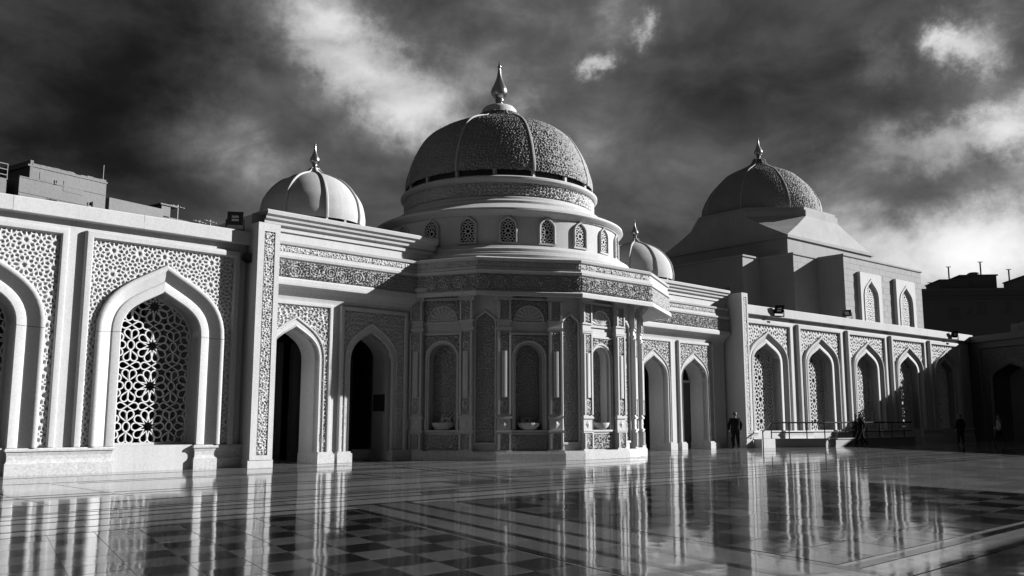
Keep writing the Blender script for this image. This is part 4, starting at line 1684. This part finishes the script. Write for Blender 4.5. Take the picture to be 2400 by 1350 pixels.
TB2 = simple_thing('low_building', (-26.7, 63.0, 0), 33.5, 'lower cluttered rooftop building right of weathered tall building, behind parapet', 'building', 'city buildings beyond the mosque')
m_ = MB()
m_.box(-2.2, 2.1, -8, 0, 0, 16.7)
m_.box(2.1, 4.6, -8, -.4, 0, 16.3)
m_.box(4.6, 7.0, -8, -.8, 0, 15.6)
m_.part('wall', 'concrete', TB2)
m_ = MB()
m_.box(2.15, 2.9, -1.5, -.3, 16.3, 17.1)
m_.box(2.0, 3.5, -1.7, -.2, 17.1, 17.2)
m_.part('roof_hut', 'darkblock', TB2)
m_ = MB()
m_.box(4.7, 5.8, -2, -.7, 15.6, 16.35)
m_.part('water_tank', 'darkblock', TB2)
for s, z, l in ((3.9, 16.3, 1.2), (5.9, 15.6, 1.1), (6.9, 15.6, 1.3)):
    a_ = simple_thing('television_antenna', tuple(TB2.e.matrix_basis @ Vector((s, .8, z))), 33.5,
                      {3.9: 'thin television antenna nearest the weathered tall building', 5.9: 'thin television antenna in the middle of the low rooftop', 6.9: 'rightmost thin television antenna on the low rooftop'}[s], 'antenna', 'rooftop antennas')
    m_ = MB()
    m_.bar((0, 0, 0), (0, 0, l), .05)
    m_.part('mast', 'black', a_)
    m_ = MB()
    for i in range(4):
        m_.bar((-.5 + i * .3, -.15, l - .1 - .02 * i), (-.5 + i * .3, .15, l - .1 - .02 * i), .03)
    m_.bar((-.6, 0, l - .1), (.6, 0, l - .16), .03)
    m_.part('yagi', 'black', a_)
# thin mast on the tall building
a_ = simple_thing('television_antenna', (-28.6, 61.5, 17.4), 33.5, 'thin mast on the roof of the weathered tall building', 'antenna', 'rooftop antennas')
m_ = MB()
m_.bar((0, 0, 0), (0, 0, 1.7), .03)
m_.part('mast', 'black', a_)

TC = simple_thing('apartment_building', (50.3, 110, 0), 96, 'dark silhouetted apartment block with roof huts beyond the end wall', 'building', 'city buildings beyond the mosque')
m_ = MB()
m_.box(0, 40, -14, 0, 0, 17.0)
m_.part('wall', 'darkblock', TC)
m_ = MB()
m_.box(-.2, 40, -14, .25, 17.0, 17.35)
rf_ = m_.part('roof', 'darkblock', TC)
for s0, s1, n0, n1, z1 in ((2.6, 6.0, -6, -1, 18.5), (5.2, 9.5, -8, -1.5, 19.1), (13, 20, -8, -2, 19.0), (24, 30, -8, -2, 18.6)):
    m_ = MB()
    m_.box(s0, s1, n0, n1, 17.3, z1)
    m_.box(s0 - .15, s1 + .15, n0, n1 + .2, z1, z1 + .15)
    m_.part('roof_hut', 'darkblock', TC, rf_)
m_ = MB()
m_.lathe([(0, 19.2), (.75, 19.2), (.75, 19.6), (.5, 19.75), (0, 19.8)], (7.4, -3), 20)
m_.part('water_tank', 'black', TC, rf_)
for i, (s0, z0, ww, hh) in enumerate(((3.0, 13.7, 1.3, 1.35), (5.3, 14.2, .6, .8), (6.4, 14.3, 1.0, 1.3), (9.7, 14.4, .7, 1.2), (12.4, 13.9, 1.3, 1.4), (15.6, 13.9, 1.3, 1.4))):
    m_ = MB()
    m_.box(s0, s0 + ww, -.2, .02, z0, z0 + hh)
    o = m_.part('window', 'glass', TC)
    f_ = MB()
    f_.box(s0 - .1, s0 + ww + .1, -.1, .16, z0 - .12, z0)
    f_.part('sill', 'darkblock', TC, o)
m_ = MB()
m_.box(0, 40, .0, .3, 16.1, 16.3)
m_.part('ledge', 'darkblock', TC)
for (s, z, l), lb in zip(((3.9, 18.6, 1.75), (7.7, 19.2, 1.7), (11.0, 17.3, 2.6), (1.6, 17.3, 1.1)),
                         ('plain pole left of the roof huts on the dark block', 'T-topped pole above the highest hut on the dark block',
                          'pole right of the roof huts on the dark block', 'small television antenna at the left end of the dark block')):
    a_ = simple_thing('antenna_pole', tuple(TC.e.matrix_basis @ Vector((s, 1.5, z - .05))), 96, lb, 'antenna', 'rooftop antennas')
    m_ = MB()
    m_.bar((0, 0, 0), (0, 0, l), .13 if l > 1.2 else .08)
    m_.part('mast', 'black', a_)
    m_ = MB()
    m_.bar((-.3, 0, l), (.3, 0, l), .08)
    m_.part('crossbar', 'black', a_)

# ------------------------------------------------------------------ floodlights
def floodlight(fr, s, n, z, yaw, tilt, label, sc=1.0, mat='black'):
    e = bpy.data.objects.new('floodlight', None)
    e.location = to_world(fr, s, n, z)
    e.rotation_euler = (0, 0, R(90 - FR[fr][1] + yaw))
    C.objects.link(e)
    props(e, label, 'floodlight', 'floodlights on the parapets')

    class T:
        pass
    t = T()
    t.e, t.s0, t.n0, t.z0 = e, 0, 0, 0
    m_ = MB()
    m_.box(-.16 * sc, .16 * sc, -.08 * sc, .08 * sc, 0, .04 * sc)
    m_.bar((-.27 * sc, 0, .03 * sc), (.27 * sc, 0, .03 * sc), .05 * sc)
    for sg in (-1, 1):
        m_.bar((sg * .27 * sc, 0, .02 * sc), (sg * .27 * sc, 0, .36 * sc), .04 * sc)
    m_.part('bracket', mat, t)
    hd = MB()
    hd.box(-.24, .24, -.05, .05, -.22, .22)
    hd.v = [(x * (1.0 if y > 0 else .8) * sc, y * sc, zz * (1.0 if y > 0 else .8) * sc) for x, y, zz in hd.v]
    for i in range(6):
        hd.box((-.17 + i * .06) * sc, (-.15 + i * .06) * sc, -.11 * sc, -.05 * sc, -.15 * sc, .15 * sc)
    ln_ = MB()
    ln_.box(-.19 * sc, .19 * sc, .052 * sc, .058 * sc, -.17 * sc, .17 * sc)
    ld = MB()
    for zz in (-.06, .05):
        ld.box(-.10 * sc, .10 * sc, .060 * sc, .064 * sc, (zz - .035) * sc, (zz + .035) * sc)
    rot = Matrix.Rotation(R(tilt), 3, 'X')
    for mb in (hd, ln_, ld):
        mb.v = [tuple(rot @ Vector(v) + Vector((0, 0, .38 * sc))) for v in mb.v]
    h = hd.part('lamp_head', mat, t)
    ln_.part('glass', 'glass', t, h)
    ld.part('light_panel', 'lens', t, h)


floodlight('L', 6.0, -.15, 7.2, -35, 8, 'black floodlight on the near wing parapet beside the left pier', 1.0)
floodlight('R', 3.3, .30, 6.95, -25, -25, 'pale-faced floodlight fixed to the far wing parapet nearest the pier', 1.1, 'rail')
floodlight('R', 11.3, -.2, 7.45, -60, -30, 'black floodlight standing on the far wing parapet at mid-length', 1.0)
floodlight('R', 24.6, .30, 6.9, -20, -25, 'floodlight at the shaded far end of the far wing parapet', 1.1, 'rail')
floodlight('R', .05, -.6, 7.97, 60, 15, 'small black floodlight on top of the right pier', .7)


def wall_speaker(fr, s, n, z, yaw, label):
    e = bpy.data.objects.new('wall_speaker', None)
    e.location = to_world(fr, s, n, z)
    e.rotation_euler = (0, 0, R(90 - FR[fr][1] + yaw))
    C.objects.link(e)
    props(e, label, 'loudspeaker', 'small wall loudspeakers')

    class T:
        pass
    t = T()
    t.e, t.s0, t.n0, t.z0 = e, 0, 0, 0
    m_ = MB()
    m_.box(-.05, .05, -.05, .12, -.05, .05)
    m_.part('bracket', 'black', t)
    m_ = MB()
    m_.lathe([(.0, 0), (.06, 0), (.08, .1), (.17, .26), (.18, .28), (.15, .27), (.0, .12)], (0, 0), 20)
    m_.v = [(x, z + .08, y) for x, y, z in m_.v]
    m_.part('horn', 'black', t, smooth=True)


wall_speaker('L', 6.30, -.20, 6.35, 0, 'small black horn speaker on near wing wall beside left pier')
wall_speaker('R', -.13, -.9, 7.35, 90, 'small black horn speaker on the side of the right pier')

# plaque on the jamb of the second left doorway
plq = MB()
plq.box(-.02, .0, -.34, .34, -.3, .3)
plq.box(-.035, -.02, -.29, .29, -.25, .25)
e = link_mesh('wall_plaque', plq.mesh('wall_plaque'), 'black')
e.location = to_world('L', 12.485, -1.42, 2.02)
e.rotation_euler = (0, 0, R(44))
props(e, 'dark square plaque on the right jamb of the doorway next to the pavilion', 'sign')

# ------------------------------------------------------------------ basins in the niches
for k, lb in ((2, 'stone wash basin in the dark niche nearest the left portico'), (1, 'stone wash basin in the middle shaded niche'), (0, 'white stone wash basin in the sunlit niche')):
    pt = bay_pt(k, 0, 5.88)
    e = bpy.data.objects.new('wash_basin', None)
    e.location = to_world('L', pt[0], pt[1], 1.05)
    e.rotation_euler = (0, 0, R(44) - R(BST * k))
    C.objects.link(e)
    props(e, lb, 'basin', 'wash basins in the niches')

    class T:
        pass
    t = T()
    t.e, t.s0, t.n0, t.z0 = e, 0, 0, 0
    m_ = MB()
    m_.lathe([(0, 0), (.2, 0), (.3, .04), (.38, .12), (.42, .22), (.42, .26), (.38, .25), (.3, .14), (0, .08)], (0, 0), 28)
    m_.part('bowl', 'plinth', t, smooth=True)
    m_ = MB()
    m_.box(-.2, .2, -.36, -.24, 0, .45)
    m_.part('back_block', 'stone', t)
    m_ = MB()
    m_.tube((0, -.24, .36), (0, -.1, .36), .02)
    m_.tube((0, -.1, .36), (0, -.1, .28), .018)
    m_.part('tap', 'rail', t)

# ------------------------------------------------------------------ ramp and handrail in front of the far wing
RP = Thing('access_ramp', 'R', 11, 1, 'low stone access ramp with raised kerb along the far wing', 'ramp')
m_ = MB()
m_.slab([(1.6, .06), (4.6, 1.95), (14.5, 1.95), (14.5, .06)], 0, .40)
m_.part('platform', 'ramp', RP)
m_ = MB()
m_.slab([(1.5, .06), (4.57, 2.0), (14.55, 2.0), (14.55, 1.7), (4.7, 1.7), (2.1, .06)], .402, .45)
m_.part('kerb', 'ramp', RP)
m_ = MB()
m_.box(.45, 1.7, .36, .8, 0, .45)
m_.part('step_block', 'plinth', RP)
HR = Thing('handrail', 'R', 11, 1.8, 'dark metal handrail along the edge of the access ramp', 'handrail')
path = [(.55, .85, .82), (1.75, .55, 1.28), (4.75, 1.82, 1.28), (12, 1.82, 1.28), (14.4, 1.82, 1.28)]
m_ = MB()
for a, b in zip(path[:-1], path[1:]):
    m_.tube(a, b, .04, seg=8)
m_.part('top_rail', 'rail', HR, smooth=True)
m_ = MB()
for a, b in zip(path[1:-1], path[2:]):
    m_.tube((a[0], a[1], .78), (b[0], b[1], .78), .025, seg=8)
m_.part('middle_rail', 'rail', HR, smooth=True)
posts = [(.55, .85, .0, .82), (1.75, .55, .44, 1.28)] + [(1.75 + 3.0 * f, .55 + 1.27 * f, .44, 1.28) for f in (.33, .66, 1.0)] + [(4.75 + 1.45 * i, 1.82, .44, 1.28) for i in range(1, 7)]
for x, y, z0, z1 in posts:
    m_ = MB()
    m_.tube((x, y, z0), (x, y, z1), .03, seg=8)
    m_.part('post', 'rail', HR)


# ------------------------------------------------------------------ people
def person(loc, yaw, label, joints, height=1.72, mats=('cloth', 'cloth'), stout=1.0):
    """joints override a standing pose; x right, y forward, z up, for a 1.72 m figure"""
    J = {'pelvis': (0, 0, .95, .15), 'waist': (0, 0, 1.10, .145), 'chest': (0, .01, 1.30, .165), 'neck0': (0, .0, 1.46, .075), 'neck': (0, .01, 1.52, .058), 'head0': (0, .03, 1.585, .085), 'head': (0, .025, 1.645, .098),
         'crown': (0, .02, 1.69, .07),
         'shl': (-.19, 0, 1.41, .075), 'ell': (-.27, -.01, 1.13, .055), 'wrl': (-.28, .07, .89, .036), 'hal': (-.275, .09, .80, .034),
         'shr': (.19, 0, 1.41, .075), 'elr': (.27, -.01, 1.13, .055), 'wrr': (.28, .07, .89, .036), 'har': (.275, .09, .80, .034),
         'hil': (-.10, 0, .90, .115), 'knl': (-.12, .02, .50, .075), 'anl': (-.13, -.02, .09, .048), 'tol': (-.15, .14, .035, .040),
         'hir': (.10, 0, .90, .115), 'knr': (.12, .02, .50, .075), 'anr': (.13, -.02, .09, .048), 'tor': (.15, .14, .035, .040)}
    for k, v in joints.items():
        J[k] = tuple(v) + ((J[k][3],) if len(v) == 3 else ())
    B = [('pelvis', 'waist'), ('waist', 'chest'), ('chest', 'neck0'), ('neck0', 'neck'), ('neck', 'head0'), ('head0', 'head'), ('head', 'crown'), ('chest', 'shl'), ('shl', 'ell'), ('ell', 'wrl'), ('wrl', 'hal'),
         ('chest', 'shr'), ('shr', 'elr'), ('elr', 'wrr'), ('wrr', 'har'), ('pelvis', 'hil'), ('hil', 'knl'), ('knl', 'anl'), ('anl', 'tol'),
         ('pelvis', 'hir'), ('hir', 'knr'), ('knr', 'anr'), ('anr', 'tor')]
    names = list(J)
    # five fingers on each hand, rooted in the palm
    verts = [J[k][:3] for k in names]
    wide = ('pelvis', 'waist', 'chest', 'hil', 'hir', 'shl', 'shr', 'ell', 'elr', 'knl', 'knr', 'anl', 'anr', 'wrl', 'wrr')
    rad = [J[k][3] * (stout if k in wide else 1) for k in names]
    edges = [(names.index(a), names.index(b)) for a, b in B]
    for hnd in ('hal', 'har'):
        hx, hy, hz = J[hnd][:3]
        i0 = names.index(hnd)
        for q in range(5):
            dx = (q - 2) * .017
            lth = (.055, .075, .085, .078, .06)[q]
            if q == 0:
                tip = (hx, hy + .045, hz - .03)
            else:
                tip = (hx + .004, hy + .012 + (q - 2) * .016 - .01, hz - lth)
            verts.append(tip)
            rad.append(.010)
            edges.append((i0, len(verts) - 1))
    me = bpy.data.meshes.new('person')
    me.from_pydata(verts, edges, [])
    tmp = bpy.data.objects.new('tmp_person', me)
    C.objects.link(tmp)
    sm = tmp.modifiers.new('skin', 'SKIN')
    for i, sv in enumerate(me.skin_vertices[0].data):
        sv.radius = (rad[i], rad[i] * (.78 if i < 3 else 1.0))
        sv.use_root = i == 0
    sm.use_smooth_shade = True
    sb = tmp.modifiers.new('sub', 'SUBSURF')
    sb.levels = sb.render_levels = 1
    dg = bpy.context.evaluated_depsgraph_get()
    body = bpy.data.meshes.new_from_object(tmp.evaluated_get(dg))
    bpy.data.objects.remove(tmp)
    body.name = 'person'
    k = height / 1.72
    zmin = min(v.co.z for v in body.vertices)
    body.transform(Matrix.Scale(k, 4) @ Matrix.Translation((0, 0, -zmin)))
    body.materials.clear()
    for m in (mats[0], mats[1], 'skin', 'black'):
        body.materials.append(M[m])
    for f in body.polygons:
        z = f.center.z / k
        f.material_index = 2 if z > 1.50 else (0 if z > .86 else 1)
        if z < .10:
            f.material_index = 3
        if f.material_index in (0, 1) and z < .90 and abs(f.center.x) / k > .22:
            f.material_index = 2
    o = bpy.data.objects.new('person', body)
    C.objects.link(o)
    o.location = loc
    o.rotation_euler = (0, 0, R(yaw))
    props(o, label, 'person', 'people in the courtyard')
    hm = bpy.data.meshes.new('hair')
    bm = bmesh.new()
    bmesh.ops.create_uvsphere(bm, u_segments=16, v_segments=10, radius=.108 * k)
    hx, hy, hz = J['head'][:3]
    for v in bm.verts:
        v.co = Vector((v.co.x * .95, v.co.y * 1.06 - .012, v.co.z * 1.02))
    bmesh.ops.delete(bm, geom=[v for v in bm.verts if v.co.z < -.055 or (v.co.z < .02 and v.co.y > .03)], context='VERTS')
    for v in bm.verts:
        v.co += Vector((hx * k, hy * k, hz * k + .02))
    bm.to_mesh(hm)
    bm.free()
    hm.shade_smooth()
    link_mesh('hair', hm, 'hair', o)
    return o


# local +y is the way the figure faces
person((11.09, 45.45, 0), 0, 'stout person in black jacket standing by the right pier, back turned',
       {'ell': (-.31, .02, 1.16), 'wrl': (-.29, .12, .95), 'hal': (-.26, .18, .88), 'elr': (.31, .02, 1.16), 'wrr': (.29, .12, .95), 'har': (.26, .18, .88),
        'hil': (-.11, 0, .88), 'hir': (.11, 0, .88), 'knl': (-.13, .02, .5), 'knr': (.13, .02, .5)}, 1.76, stout=1.45)
walk = {'knl': (-.10, .16, .52), 'anl': (-.11, .30, .10), 'tol': (-.12, .46, .06), 'knr': (.11, -.04, .50), 'anr': (.12, -.30, .13), 'tor': (.13, -.16, .035),
        'ell': (-.26, -.18, 1.15), 'wrl': (-.27, -.14, .92), 'hal': (-.27, -.11, .84), 'elr': (.25, .12, 1.14), 'wrr': (.24, .34, .98), 'har': (.24, .41, .92)}
person((18.71, 49.1, 0), 70, 'person in dark clothes striding left past the handrail', walk, 1.80, stout=1.25)
person((18.95, 50.35, 0), 60, 'person mostly hidden behind the striding figure by the handrail', walk, 1.70, stout=1.0)
person((25.71, 52.47, 0), 15, 'person in dark clothes standing near the shaded end of the far wing',
       {'knl': (-.12, .05, .5), 'anl': (-.15, .05, .09), 'tol': (-.17, .2, .035)}, 1.72, stout=1.2)
person((29.6, 55.6, 0), 40, 'person in lighter grey top walking before the dark gateway', walk, 1.70, mats=('cloth_grey', 'cloth'), stout=1.05)
